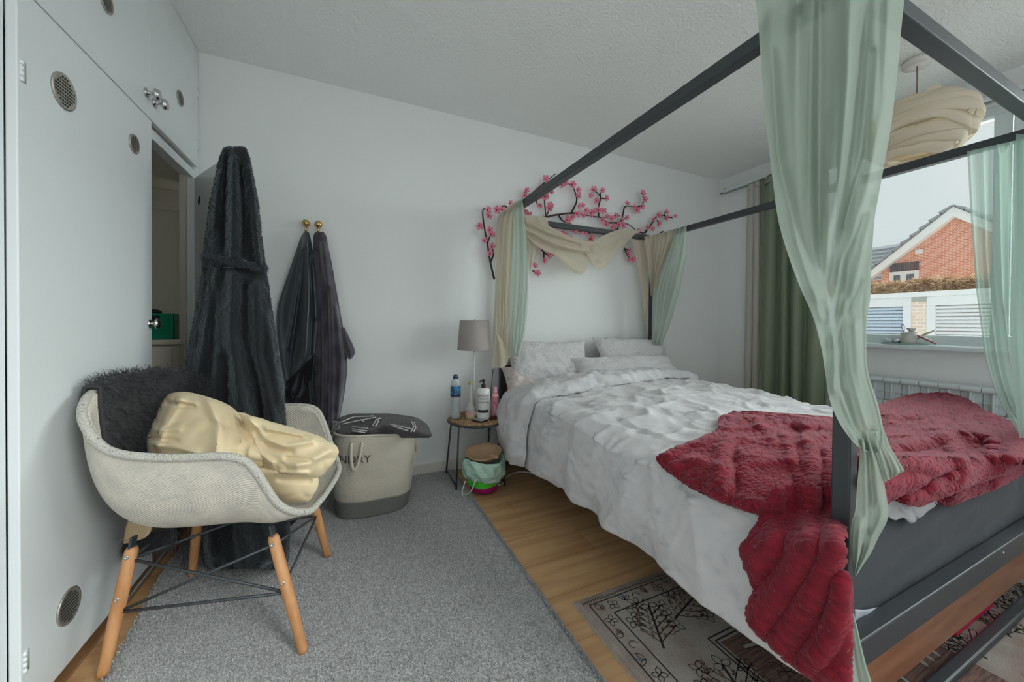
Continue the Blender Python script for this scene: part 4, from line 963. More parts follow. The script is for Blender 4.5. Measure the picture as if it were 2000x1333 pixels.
# cream satin cushions
M_satin = mat('cream_satin', (226, 206, 168), .5, bump=(7, .12, 3), sheen=.2)
def creased(b, k):
    return b.displace(lambda p, n: k*((1-abs(fbm(p.x*7+p.z*3, p.y*7-p.x*4, p.z*9, 2)))**5-.3*fbm(p.x*16, p.y*16, p.z*16, 2)))
def sculpt(name, label, cat, rows, nu, nv, dep_, ridges, bulge, m, group=None):
    rows = [tuple(r)+(0,)*(4-len(r)) for r in rows]; y0, y1 = rows[0][0], rows[-1][0]; b = MB()
    def side(sg):
        def fn(u, v):
            py = lerp(y0, y1, v); r = interp(rows, py); uu = .5-.5*cos(pi*u); px = lerp(r[0], r[1], uu); p2 = py+r[2]*(uu-.5)
            t = max(0, 1-(2*uu-1)**2)**.5*max(0, 1-(2*v-1)**4)**.6
            d = dep_(px, p2)-(bulge*t*sg if sg > 0 else -bulge*.55*t)
            if sg > 0: d -= ridge_h(px, p2, ridges, d)*min(1, t*2)
            return at(px, p2, d)
        return fn
    b.grid(side(1), nu, nv); k = len(b.f); b.grid(side(-1), nu, nv); b.f[k:] = [q[::-1] for q in b.f[k:]]
    creased(b, .005); o = obj(name, b, m, None, True); tag(o, label, cat, group); return o
c1 = [(766, 348, 366), (769, 334, 384), (776, 322, 412), (790, 310, 444), (806, 301, 466), (825, 292, 486), (850, 286, 504), (872, 286, 516), (892, 292, 524), (908, 306, 520), (920, 330, 500), (926, 380, 450)]
sculpt('cushion', 'plump cream satin pillow leaning on the armchair back', 'cushion', c1, 80, 70, lambda px, py: lerp(1.31, 1.17, sstep(770, 900, py)), [(.035, 13, [(408, 778), (430, 830), (422, 900)]), (-.03, 6, [(424, 790), (440, 835), (428, 900)]), (.02, 11, [(352, 780), (318, 830), (306, 870)]), (.02, 8, [(452, 800), (472, 860)]), (-.02, 5, [(462, 808), (482, 850), (474, 900)]), (.014, 7, [(292, 868), (340, 872), (380, 884)]), (-.012, 5, [(292, 858), (345, 862)]), (.012, 6, [(332, 778), (382, 786)]), (-.012, 4, [(326, 788), (378, 795)]), (.012, 6, [(300, 840), (350, 838)])], .085, M_satin, 'cream cushions on the armchair')
c2 = [(806, 462, 480), (818, 470, 516), (832, 476, 560), (846, 478, 606), (858, 480, 640), (868, 482, 656), (878, 486, 663), (886, 492, 664), (898, 504, 658), (912, 512, 648), (924, 522, 636), (934, 536, 622), (940, 556, 600)]
sculpt('cushion', 'crumpled cream satin pillow spilling over the armchair front', 'cushion', c2, 80, 64, lambda px, py: lerp(1.23, 1.165, sstep(820, 950, py))+.02*(px-560)/100, [(.03, 7, [(488, 822), (515, 858), (560, 872), (610, 862)]), (-.025, 5, [(498, 840), (525, 874), (570, 884)]), (.024, 7, [(488, 850), (506, 886), (530, 905)]), (.018, 5, [(520, 838), (565, 846), (615, 856)]), (-.018, 4, [(530, 846), (585, 856)]), (-.02, 5, [(478, 836), (496, 880)]), (.02, 10, [(580, 910), (620, 895), (645, 880)]), (-.012, 5, [(560, 895), (605, 900)]), (.012, 5, [(545, 925), (600, 925)])], .062, M_satin, 'cream cushions on the armchair')
c3 = [(914, 500, 606), (930, 505, 622), (950, 515, 622), (968, 530, 613), (982, 550, 600)]
sculpt('cushion', 'small flat cream cushion under the others on the seat edge', 'cushion', c3, 36, 26, lambda px, py: 1.17+.0004*(px-570), [(.012, 6, [(540, 925), (600, 930)]), (-.008, 4, [(545, 938), (605, 940)])], .035, M_satin, 'cream cushions on the armchair')

# ------------------------------------------------------------------ hanging garments
def garment(rows, d_, depth_t, nu, nv, folds, ridges, py_end=None, uvs=(1, 2)):
    """closed hanging cloth: rows (py, pxL, pxR) give the width, depth_t(v) the thickness front to back, d_(py) the distance"""
    y0, y1 = rows[0][0], rows[-1][0]
    def fn(u, v):
        py = lerp(y0, y1, v); a, b_ = interp(rows, py)[:2]; cx = (a+b_)/2; w = (b_-a)/2; an = 2*pi*u
        fo = 1+sum(A*sin(k*an+ph+s*v) for A, k, ph, s in folds)*min(1, .25+v*1.4)
        px = cx+w*cos(an)*(1-.04*(1-fo)); dz = depth_t(v)*sin(an)*fo
        d = d_(py)-dz
        if sin(an) > 0: d -= ridge_h(px, py, ridges, d)*min(1, sin(an)*2)
        return at(px, py, d)
    return MB().grid(fn, nu, nv, True, uvs)
M_robe = mat('navy_black_fleece', (28, 32, 36), .9, bump=(45, .5, 5), sheen=.4, var=((15, 17, 21), 9, 5))
M_robe.node_tree.nodes['Principled BSDF'].inputs['Sheen Tint'].default_value = (.8, .92, 1, 1)
rb = thing('hooded_robe', 'long dark navy fleece robe hanging on the open wardrobe door', 'robe', at(460, 1090, 1.5))
drobe = lambda py: interp([(285, 1.585), (520, 1.575), (800, 1.53), (1120, 1.475)], py)[0]
r_low = [(480, 402, 512), (520, 396, 519), (600, 383, 531), (700, 364, 545), (800, 354, 557), (900, 352, 562), (1000, 372, 564), (1060, 392, 566), (1100, 398, 560), (1112, 410, 548)]
lowr = [(.035, 9, [(430, 500), (392, 700), (375, 820)]), (-.04, 8, [(418, 560), (412, 700), (402, 900)]), (.045, 13, [(455, 540), (450, 650), (462, 740), (480, 830), (490, 1000)]), (-.045, 9, [(478, 560), (478, 660), (505, 760), (520, 1000)]), (.04, 12, [(500, 560), (505, 700), (535, 830)]), (.03, 9, [(522, 620), (548, 780)]), (-.05, 10, [(445, 700), (440, 900), (455, 1110)]), (.05, 16, [(515, 900), (525, 1090)]), (.04, 16, [(415, 900), (415, 1080)])]
obj('skirt', garment(r_low, drobe, lambda v: lerp(.075, .13, v), 110, 120, [(.14, 5, 0, 1), (.10, 9, 1, 2)], lowr).displace(lambda p, n: .0035*fbm(p.x*40, p.y*40, p.z*40, 2)), M_robe, rb)
r_up = [(286, 448, 472), (289, 438, 480), (300, 432, 484), (330, 424, 492), (400, 409, 505), (460, 402, 511), (500, 397, 516, 0), (512, 395, 518), (522, 394, 519)]
upr = [(-.035, 6, [(446, 308), (440, 380), (437, 480)]), (.035, 9, [(455, 310), (455, 400), (452, 500)]), (-.03, 6, [(470, 330), (475, 420), (474, 500)]), (.03, 9, [(490, 330), (500, 440), (505, 510)]), (.03, 8, [(428, 340), (416, 440)])]
def upfn():
    b = garment(r_up, lambda py: drobe(py)-.012, lambda v: lerp(.03, .095, sqrt(v)), 110, 80, [(.12, 5, 0, 1), (.10, 8, 1, 2)], upr)
    return b.displace(lambda p, n: .0035*fbm(p.x*40, p.y*40, p.z*40, 2))
ub = upfn(); obj('hood', ub, M_robe, rb, True, 0, .008)
hem = [at(lerp(396, 519, i/60), 500+24*(i/60)+2*sin(i*.9), drobe(515)-.104*sqrt(max(0, 1-(2*i/60-1)**2))-.012) for i in range(61)]
hmb = MB().tube(hem, .010, 8); obj('hood_hem', hmb, M_robe, rb)
tag(obj('hem_fluff', strands(hmb, 2600, .016, .0006, 8, .3), mat('blue_grey_fluff', (58, 64, 74), .8, sheen=.4), rb, False), kind='stuff')
fz = garment(r_low, drobe, lambda v: lerp(.075, .13, v), 110, 120, [(.14, 5, 0, 1), (.10, 9, 1, 2)], lowr)
for nm, mbx, seed in (('skirt_pile', fz, 21), ('hood_pile', ub, 22)):
    tag(obj(nm, strands(mbx, 30000 if seed == 21 else 16000, .006, .0006, seed, .2, lambda p, n: n.dot(CAM-p) > -.2), M_robe, rb, False), kind='stuff')

# two brass hooks and the garments on them
hooks = []
for i, (px, py) in enumerate(((599, 440), (623, 442))):
    w = ony(px, py, D); h = thing('wall_hook', ['round brass wall hook holding the black lace-hemmed coat', 'round brass wall hook holding the purple-grey velvet robe'][i], 'hook', w, 'brass wall hooks')
    M_brass = bpy.data.materials.get('polished_brass') or mat('polished_brass', (206, 172, 112), .18, metal=1)
    R90 = Matrix.Rotation(pi/2, 3, 'X')
    obj('stem', MB().lathe([(.014, 0), (.014, .004), (.006, .007), (.006, .03)], w, 20, R90), M_brass, h)
    obj('ball_knob', MB().ball(w+Vector((0, -.045, 0)), .021, 24, 14), M_brass, h)
    obj('lower_prong', MB().tube(spline([w+Vector((0, -.006, -.01)), w+Vector((0, -.03, -.05)), w+Vector((0, -.06, -.048)), w+Vector((0, -.065, -.03))], 5), .005, 8), M_brass, h)
M_sat = mat('black_satin', (46, 52, 58), .42, sheen=.2, bump=(8, .1, 3)); M_lace = mat('black_lace', (36, 39, 43), .9, bump=(60, .9, 4))
ct1 = thing('black_coat', 'black satin coat with frayed lace hem on the left brass hook', 'coat', ony(585, 860, 2.3))
k1 = [(453, 594, 603), (462, 588, 606), (490, 578, 611), (520, 568, 616), (560, 554, 619), (600, 542, 621), (640, 540, 620), (680, 544, 617), (710, 548, 616), (740, 554, 608), (765, 560, 598), (778, 566, 585)]
dco = lambda py: interp([(450, dd(ony(600, 455, 2.345))), (860, dd(ony(580, 860, 2.30)))], py)[0]
kr = [(.02, 5, [(597, 460), (583, 560), (560, 680)]), (-.02, 4, [(594, 490), (580, 600), (566, 720)]), (.025, 6, [(600, 470), (604, 560), (598, 680), (575, 760)]), (-.02, 4, [(605, 500), (610, 600), (606, 690)]), (.02, 5, [(610, 520), (617, 620)])]
obj('body', garment(k1, dco, lambda v: lerp(.012, .055, v), 80, 90, [(.16, 6, .4, 1), (.1, 11, 0, 2)], kr), M_sat, ct1)
lc = MB().grid(lambda u, v: at(lerp(560, 617, u)+4*sin(v*9+u*5)*v, lerp(lerp(745, 690, u), lerp(792, 728, u), v)+3*sin(u*40)*v, dco(720)-.062+.02*v), 40, 12)
obj('lace_hem', lc, M_lace, ct1, True, 0, .004)
tag(obj('lace_fray', strands(lc, 1800, .03, .0007, 12, .8), M_lace, ct1, False), kind='stuff')
k2 = [(690, 556, 614), (740, 556, 616), (800, 557, 622), (850, 560, 634), (868, 566, 640), (876, 580, 636)]
obj('lower_layer', garment(k2, lambda py: dco(py)+.03, lambda v: .05, 60, 40, [(.16, 7, .4, 1)], [(-.02, 5, [(585, 700), (590, 860)]), (.02, 5, [(600, 700), (612, 860)]), (.02, 5, [(568, 720), (572, 860)])]), mat('black_lining', (34, 36, 40), .7, sheen=.2), ct1)
obj('ribbon_tie', MB().tube([at(614, 690, dco(700)-.07), at(611, 720, dco(720)-.07), at(609, 755, dco(750)-.07), at(612, 790, dco(780)-.07)], .0035, 6), M_lace, ct1)
M_vel = mat('purple_grey_velvet', (84, 78, 90), .85, sheen=.8, bump=(30, .3, 5), var=((60, 55, 64), 12, 4))
ct2 = thing('velvet_robe', 'purple-grey velvet robe on the right brass hook', 'robe', ony(640, 865, 2.3))
k3 = [(453, 616, 632), (460, 612, 637), (480, 611, 641), (520, 612, 649), (560, 614, 656), (600, 616, 663), (640, 616, 670), (680, 616, 676), (720, 615, 678), (760, 614, 674), (800, 614, 667), (840, 616, 656), (862, 622, 640), (868, 626, 636)]
vr = [(-.02, 4, [(622, 470), (628, 600), (628, 860)]), (.025, 6, [(632, 480), (646, 600), (650, 720), (645, 850)]), (-.02, 4, [(640, 560), (640, 700), (636, 860)]), (.02, 5, [(655, 600), (666, 700), (660, 800)]), (.02, 4, [(618, 500), (620, 700)])]
obj('body', garment(k3, lambda py: dco(py)+.012+.03*sstep(450, 600, py), lambda v: lerp(.018, .065, v), 80, 100, [(.16, 6, 2, 1), (.1, 10, 0, 2)], vr), M_vel, ct2)
obj('sleeve', garment([(640, 668, 674), (660, 669, 683), (680, 672, 692), (692, 676, 693), (702, 680, 686)], lambda py: dco(py)+.04, lambda v: .03, 30, 20, [(.1, 4, 0, 1)], []), M_vel, ct2, True)

# ------------------------------------------------------------------ laundry basket
BC = Vector((.125, 2.115, .0125)); lb = thing('laundry_basket', 'cream canvas laundry basket with a grey base by the back wall', 'basket', BC)
M_canvas = mat('cream_canvas', (206, 198, 182), .9, bump=(240, .3, 2)); M_gbase = mat('grey_canvas', (120, 120, 114), .9, bump=(240, .3, 2))
def bk(a, t):                             # wall point at angle a, height fraction t
    base = .16+.045*sin(3*a)*0
    r0x, r0y = .195, .165; r1x, r1y = .215, .185
    sq = (abs(cos(a))**3+abs(sin(a))**3)**(-1/3)
    q = sq*(1+.015*sin(2*a+1))
    bul = 1+.05*sin(pi*t)+.012*sin(t*11+a)
    lean = .015*t
    h = .392+.030*cos(a+2.3)
    return BC+Vector(((lerp(r0x, r1x, t)*q*bul*.93)*cos(a)+lean, lerp(r0y, r1y, t)*q*bul*.93*sin(a), .002+h*t))
TB = .20
obj('body', MB().grid(lambda u, v: bk(2*pi*u, lerp(TB, 1, v)), 72, 30, True).displace(lambda p, n: .006*fbm(p.x*8, p.y*8, p.z*10)), M_canvas, lb, True, 0, .006)
obj('base', MB().grid(lambda u, v: (lambda p: lerp(BC+Vector((0, 0, .002)), p, min(1, v*3.0)) if v < .34 else p)(bk(2*pi*u, max(0, (v-.33)/.67)*(TB+.004))), 72, 24, True), M_gbase, lb, True, 0, .006)
obj('rim_binding', MB().tube([bk(2*pi*i/72, 1.0) for i in range(73)], .006, 8, False), M_canvas, lb)
for a0 in (-.92, ):
    pass
obj('side_seam', MB().tube([bk(-.55, t/10)+Vector((.001, -.003, 0)) for t in range(2, 11)], .0025, 6), M_canvas, lb)
def strap(a0, aw, drop):
    o_ = Vector((cos(a0), sin(a0), 0)); pts = []
    for i in range(15):
        s = i/14; k = sin(pi*s); p = bk(a0+aw*cos(pi*s)*(1-.25*k), .93-drop*k**.7); pts.append(p+o_*(.010+.020*k))
    return obj('handle', MB().tube(spline(pts, 3), .0075, 10), M_canvas, lb)
strap(-2.02, .11, .30); strap(.35, .11, .30)
# printed word, wrapped on the canvas
tcv = bpy.data.curves.new('laundry_text', 'FONT'); tcv.body = 'LAUNDRY'; tcv.size = .052; tcv.resolution_u = 3; tcv.fill_mode = 'FRONT'
to = bpy.data.objects.new('laundry_text', tcv); COL.objects.link(to); bpy.context.view_layer.update()
tm = bpy.data.meshes.new_from_object(to.evaluated_get(bpy.context.evaluated_depsgraph_get())); bpy.data.objects.remove(to); 
w_ = max(v.co.x for v in tm.vertices); lt = MB()
bmt = bmesh.new(); bmt.from_mesh(tm); bmesh.ops.triangulate(bmt, faces=bmt.faces[:]); bmesh.ops.subdivide_edges(bmt, edges=bmt.edges[:], cuts=1)
body_bvh = None
AEND = -1.72
for v in bmt.verts:
    s = (v.co.x-w_)/.205; a = AEND+s; p = bk(a, .685+v.co.y/.40); o_ = (p-BC); o_.z = 0; v.co = p+o_.normalized()*.0045
bmt.to_mesh(tm); bmt.free()
tm.materials.append(mat('grey_print', (84, 84, 82), .9)); tob = bpy.data.objects.new('printed_word', tm); COL.objects.link(tob); setpar(tob, lb)

# clothes in and over the basket
def lump(name, c, r, sc, m, seed, amp=.03):
    b = MB().ball(c, r, 36, 22, sc); cc = Vector(c)
    return b.displace(lambda p, n: amp*fbm(p.x*12+seed, p.y*12, p.z*12, 3)+amp*.5*(1-abs(fbm(p.x*22, p.y*22+seed, p.z*22, 2)))**4)
def cloth_thing(name, label, cat, mb, m, group='clothes in the laundry basket'):
    o = obj(name, mb, m, None); return tag(o, label, cat, group)
cloth_thing('garment', 'dark maroon garment at the left inside the laundry basket', 'garment', lump('g', BC+Vector((-.075, -.03, .335)), .10, (1, .9, .55), None, 1), mat('maroon_cotton', (84, 40, 46), .9))
cloth_thing('garment', 'slate grey crumpled garment in the middle of the laundry basket', 'garment', lump('g', BC+Vector((.075, -.055, .335)), .10, (.95, .9, .5), None, 4, .035), mat('slate_cotton', (92, 94, 102), .9))
cloth_thing('garment', 'near black garment under the grey one in the laundry basket', 'garment', lump('g', BC+Vector((.04, .06, .31)), .13, (1, .9, .45), None, 8), mat('black_cotton', (34, 34, 38), .9))
kb = thing('knitted_throw', 'grey knitted throw with white stitched lines heaped on the laundry basket', 'throw', BC+Vector((0, .03, .40)))
M_knit = mat('grey_knit', (112, 108, 110), .95, coord='UV', wave=(30, .7, 'Y', 2), bump=(90, .6, 3), var=((150, 146, 146), 120, 2, (1, 1, 1), .55, .7))
kk = [(808, 690, 760), (814, 668, 805), (822, 655, 824), (832, 652, 836), (842, 656, 842, 6), (850, 662, 843, 4), (856, 666, 838)]
def kdep(px, py): return lerp(2.02, 1.86, sstep(808, 856, py))
kmb = px_rows(kk, 70, 36, lambda px, py, u, v: kdep(px, py)-.03*sin(pi*v), [(.03, 7, [(665, 820), (720, 816), (810, 824)]), (.03, 8, [(660, 850), (720, 838), (745, 828)]), (.03, 8, [(760, 832), (800, 840), (836, 850)]), (-.09, 9, [(745, 846), (770, 853), (800, 858)])], None, (.9, .3))
obj('knit', kmb, M_knit, kb, True, 0, .02, 0, True, 1)
KB = kmb.bvh()
M_yarn = mat('white_yarn', (196, 194, 192), .95)
for ln in ([(664, 826), (690, 815), (735, 813)], [(668, 829), (700, 822), (738, 815)], [(704, 820), (712, 825)], [(688, 834), (722, 838)], [(687, 838), (720, 843)], [(688, 842), (716, 846)], [(728, 832), (735, 820), (745, 817)], [(733, 833), (740, 821)], [(762, 829), (785, 834), (806, 839)], [(768, 833), (800, 843)], [(804, 824), (808, 834), (802, 846)], [(809, 825), (812, 836), (807, 845)]):
    pts = []
    for i in range(len(ln)-1):
        for k in range(10):
            px, py = lerp(ln[i][0], ln[i+1][0], k/10), lerp(ln[i][1], ln[i+1][1], k/10); h = KB.ray_cast(CAM, ray(px, py))
            if h[0] is not None: pts.append(h[0]-ray(px, py)*.018)
    if len(pts) > 2: obj('stitched_line', MB().tube(pts, .0035, 6), M_yarn, kb)
tag(obj('knit_fringe', strands(MB().grid(lambda u, v: at(lerp(652, 664, v), lerp(822, 858, u), kdep(655, 840)-.02), 20, 2), 500, .03, .0009, 4, .6), mat('grey_fringe', (150, 148, 148), .9), kb, False), kind='stuff')
# ------------------------------------------------------------------ bedside table and what stands on it
TX, TY = .752, 2.205; TZ = ony(930, 815, TY).z
TZ = .405
tbl = thing('side_table', 'small round table with a woven seagrass top beside the bed', 'table', (TX, TY, 0))
M_grass = mat('seagrass', (196, 164, 124), .9, var=((140, 108, 76), 60, 3), bump=(120, .6, 3))
TR = .182
tw_ = MB()
def braid(r0, z, k):
    n = int(r0*2*pi/.0068)
    for s in (0, 1):
        pts = [Vector((TX+(r0+.0035*cos(i*1.3+s*pi))*cos(2*pi*i/n), TY+(r0+.0035*cos(i*1.3+s*pi))*sin(2*pi*i/n), z+.0025*sin(i*1.3+s*pi))) for i in range(n+1)]
        tw_.tube(pts, .0042, 5, False)
for k in range(12): braid(TR-.006-k*.0148, TZ-.006, k)
tt = obj('woven_top', MB().lathe([(TR-.01, TZ-.016), (TR-.002, TZ-.014), (TR-.002, TZ-.009), (.001, TZ-.008)], (TX, TY, 0), 48), M_grass, tbl)
tag(obj('braid', tw_, M_grass, tt), kind='stuff')
rw = bpy.data.meshes
obj('ring_frame', MB().tube([(TX+(TR+.002)*cos(2*pi*i/64), TY+(TR+.002)*sin(2*pi*i/64), TZ-.019) for i in range(65)], .0065, 8, False), M_black, tbl)
lg4 = [(.584, 2.088, .014), (.592, 2.36, .014), (.878, 2.335, .0), (.882, 2.055, .0)]
cn = Vector((TX, TY, 0))
for x, y, z in lg4:
    a = Vector((x, y, z)); tpt = cn+(Vector((x, y, 0))-cn).normalized()*(TR+.002); tpt.z = TZ-.02
    obj('leg', MB().tube([a, tpt], .0055, 10), M_black, tbl)
for i, j in ((0, 1), (3, 2)):
    obj('foot_bar', MB().tube([Vector(lg4[i])+Vector((0, 0, .02)), Vector(lg4[j])+Vector((0, 0, .02))], .005, 8), M_black, tbl)
def tz_at(px, py): p = onz(px, py, TZ); return p
# lamp
LPt = ony(926, 690, 2.245); lx, ly = LPt.x, 2.245
lamp = thing('table_lamp', 'slim stemmed table lamp with a taupe drum shade', 'lamp', (lx, ly, TZ))
M_shade = mat('taupe_shade', (186, 176, 172), .8, translucent=.25, bump=(300, .15, 2)); M_stem = mat('pale_lamp_stem', (222, 222, 220), .3)
zt, zb = ony(926, 627, ly).z, ony(926, 684, ly).z
obj('base', MB().lathe([(.05, .001), (.05, .008), (.046, .012), (.008, .016)], (lx, ly, TZ), 32), M_stem, lamp)
obj('stem', MB().tube([(lx, ly, TZ+.012), (lx, ly, zt-.02)], .0052, 12), M_stem, lamp)
shd = obj('shade', MB().lathe([(.108, zb), (.1085, zb+.003), (.0935, zt-.003), (.093, zt)], (lx, ly, 0), 56, cap0=False, cap1=False), M_shade, lamp, True, 0, .002)
obj('shade_ring', MB().tube([(lx+.093*cos(2*pi*i/40), ly+.093*sin(2*pi*i/40), zt) for i in range(41)], .002, 6, False), M_shade, shd)
sp_ = MB()
for k in range(3): sp_.tube([(lx, ly, zt-.012), (lx+.092*cos(k*2.09+.3), ly+.092*sin(k*2.09+.3), zt-.004)], .0015, 6)
obj('shade_spider', sp_, M_chrome, shd)
obj('finial', MB().ball((lx, ly, zt+.004), .006, 12, 8), M_chrome, lamp)
def dcal(px, py, z=TZ): return onz(px, py, z)
# clear water bottle
def lathe_obj(name, prof, c, m, par, n=28, **k): return obj(name, MB().lathe(prof, c, n, **k), m, par)
M_pet = glassmat('clear_pet', (222, 232, 234), .10, .08); M_water = mat('still_water', (196, 208, 212), .1, alpha=.35)
def tabletop(px, y): return Vector((ony(px, 800, y).x, y, TZ+.0005))
wbp = tabletop(889.5, 2.215)
wb = thing('water_bottle', 'clear plastic water bottle with a purple sports cap', 'bottle', wbp)
hB = ony(889, 732, 2.215).z-TZ
M_pet = mat('clear_pet_body', (206, 214, 216), .12, alpha=.5)
lathe_obj('body', [(.026, 0), (.030, .006), (.029, .03), (.027, .045), (.028, .06), (.0285, .10), (.030, .115), (.0305, hB*.78), (.026, hB*.84), (.014, hB*.91), (.0135, hB*.93)], wbp, M_pet, wb)
lathe_obj('water', [(.024, .002), (.027, .006), (.026, .03), (.025, .045), (.026, .09)], wbp, M_water, wb)
M_lab = mat('bottle_label', (70, 86, 120), .5, var=((30, 130, 180), 22, 2, (1, 1, 2), .46, .54))
lathe_obj('label', [(.0312, hB*.50), (.0316, hB*.52), (.0316, hB*.72), (.0312, hB*.74)], wbp, M_lab, wb, cap0=False, cap1=False)
lathe_obj('label_base', [(.0316, hB*.495), (.0318, hB*.54), (.0318, hB*.56)], wbp, mat('purple_band', (60, 48, 84), .5), wb, cap0=False, cap1=False)
lathe_obj('cap', [(.0165, hB*.90), (.0165, hB*.95), (.013, hB*.975), (.011, hB), (.004, hB+.001)], wbp, mat('purple_cap', (70, 62, 104), .45), wb)
# oil bottle
obp = tabletop(919, 2.165); ob = thing('oil_bottle', 'slim necked glass bottle holding a little yellow oil', 'bottle', obp)
hO = ony(919, 746, 2.165).z-TZ
M_oilg = mat('clear_glass_body', (224, 222, 214), .08, alpha=.35); M_oil = mat('yellow_oil', (226, 190, 70), .15, alpha=.75)
lathe_obj('body', [(.028, 0), (.031, .005), (.031, .055), (.026, .075), (.013, .10), (.0105, .125), (.0105, hO*.93)], obp, M_oilg, ob)
lathe_obj('oil', [(.026, .002), (.029, .006), (.029, .034), (.001, .0345)], obp, M_oil, ob)
lathe_obj('label', [(.0314, .028), (.0316, .03), (.0316, .054)], obp, mat('pink_print', (220, 176, 180), .6, alpha=.8), ob, cap0=False, cap1=False)
lathe_obj('stopper', [(.0125, hO*.93), (.0125, hO*.985), (.011, hO)], obp, mat('gold_stopper', (196, 180, 120), .35), ob)
# white pump bottle with a printed label
pbp = tabletop(944, 2.135); pb = thing('pump_bottle', 'tall white body butter bottle with a black pump', 'bottle', pbp)
hP = ony(944, 758, 2.135).z-TZ; M_wp = mat('white_plastic', (232, 230, 226), .4); M_bp = mat('black_plastic', (28, 28, 30), .35)
lathe_obj('body', [(.039, 0), (.0405, .004), (.0405, hP-.02), (.036, hP-.006), (.015, hP)], pbp, M_wp, pb, 36)
pump = lathe_obj('pump', [(.0135, hP-.001), (.0135, hP+.022), (.006, hP+.024), (.005, hP+.034), (.010, hP+.036), (.010, hP+.050), (.006, hP+.053)], pbp, M_bp, pb)
obj('nozzle', MB().tube([pbp+Vector((0, 0, hP+.046)), pbp+Vector((-.02, -.012, hP+.047)), pbp+Vector((-.033, -.02, hP+.038))], [.006, .005, .0035], 8), M_bp, pump)
fa = math.atan2(-pbp.y, -pbp.x)          # angle that faces the doorway
def wrap_text(txt, size, zc, r, c, m, par, a_c, name='print'):
    cu = bpy.data.curves.new('t', 'FONT'); cu.body = txt; cu.size = size; cu.align_x = 'CENTER'; cu.resolution_u = 2
    o = bpy.data.objects.new('t', cu); COL.objects.link(o); bpy.context.view_layer.update()
    me = bpy.data.meshes.new_from_object(o.evaluated_get(bpy.context.evaluated_depsgraph_get())); bpy.data.objects.remove(o)
    for v in me.vertices:
        a = a_c+v.co.x/r; v.co = Vector((c.x+r*cos(a), c.y+r*sin(a), c.z+zc+v.co.y))
    me.materials.append(m); q = bpy.data.objects.new(name, me); COL.objects.link(q); setpar(q, par); return q
M_ink = mat('black_ink', (40, 40, 44), .7)
def arcstrip(c, r, z0, z1, a0, a1, n=14):
    return MB().grid(lambda u, v: (c.x+r*cos(lerp(a0, a1, u)), c.y+r*sin(lerp(a0, a1, u)), c.z+lerp(z0, z1, v)), n, 1)
obj('label', arcstrip(pbp, .0408, .016, hP-.032, fa-.95, fa+.95), mat('label_white', (214, 214, 214), .6), pb)
obj('label_edge', arcstrip(pbp, .0411, .050, hP-.032, fa-.97, fa-.90, 2), M_ink, pb)
for txt, s_, z_ in (('ADVANCED +', .0125, hP-.050), ('COLLAGEN', .0125, hP-.066), ('body butter', .0150, hP-.087)): wrap_text(txt, s_, z_, .0412, pbp, M_ink, pb, fa+.05)
obj('label_band', arcstrip(pbp, .0412, .046, .064, fa-.88, fa+.88), M_ink, pb)
# pink pump bottle
kbp = tabletop(967, 2.145); kp = thing('pump_bottle', 'small pink pump bottle at the right of the table', 'bottle', kbp)
hK = ony(967, 769, 2.145).z-TZ; M_pink = mat('pink_plastic', (224, 158, 172), .4)
lathe_obj('body', [(.0215, 0), (.0225, .003), (.0225, hK-.012), (.019, hK-.003), (.010, hK)], kbp, M_pink, kp)
kpp = lathe_obj('pump', [(.0125, hK-.002), (.0125, hK+.016), (.010, hK+.018), (.010, hK+.036), (.007, hK+.042)], kbp, M_pink, kp)
obj('nozzle', MB().tube([kbp+Vector((0, 0, hK+.034)), kbp+Vector((.012, -.010, hK+.034))], .004, 8), M_pink, kpp)
obj('label', arcstrip(kbp, .0228, .012, hK-.02, math.atan2(-kbp.y, -kbp.x)-.8, math.atan2(-kbp.y, -kbp.x)+.8), mat('mauve_print', (206, 140, 160), .6, var=((170, 96, 120), 90, 2)), kp)
# phone and beads
php = onz(934, 808, TZ); ph = thing('smartphone', 'smartphone lying flat at the front of the round table', 'phone', (.742, 2.075, TZ))
Mp = Matrix.Translation((.742, 2.078, TZ+.002)) @ Matrix.Rotation(.5, 4, 'Z')
obj('case', MB().box(-.034, .034, -.02, .062, 0, .008, Mp), M_bp, ph, False, .003)
obj('screen', MB().box(-.031, .031, -.017, .059, .008, .0088, Mp), mat('grey_screen', (150, 156, 162), .1), ph, False)
bd = thing('bead_bracelet', 'coil of dark red beads lying by the pink bottle', 'beads', (.835, 2.10, TZ))
M_bead = mat('garnet_bead', (92, 30, 24), .25)
bm_ = bpy.data.meshes.new('bead'); t = MB().ball((0, 0, 0), .0052, 8, 6); bm_.from_pydata([tuple(p) for p in t.v], [], t.f); bm_.materials.append(M_bead); bm_.polygons.foreach_set('use_smooth', [True]*len(bm_.polygons))
for i in range(54):
    a = i*.42; r = .038-.0004*i+.006*sin(i*.5); inst('bead', bm_, (.835+r*1.25*cos(a), 2.10+r*.62*sin(a), TZ+.004+.006*(i//18)), parent=bd)

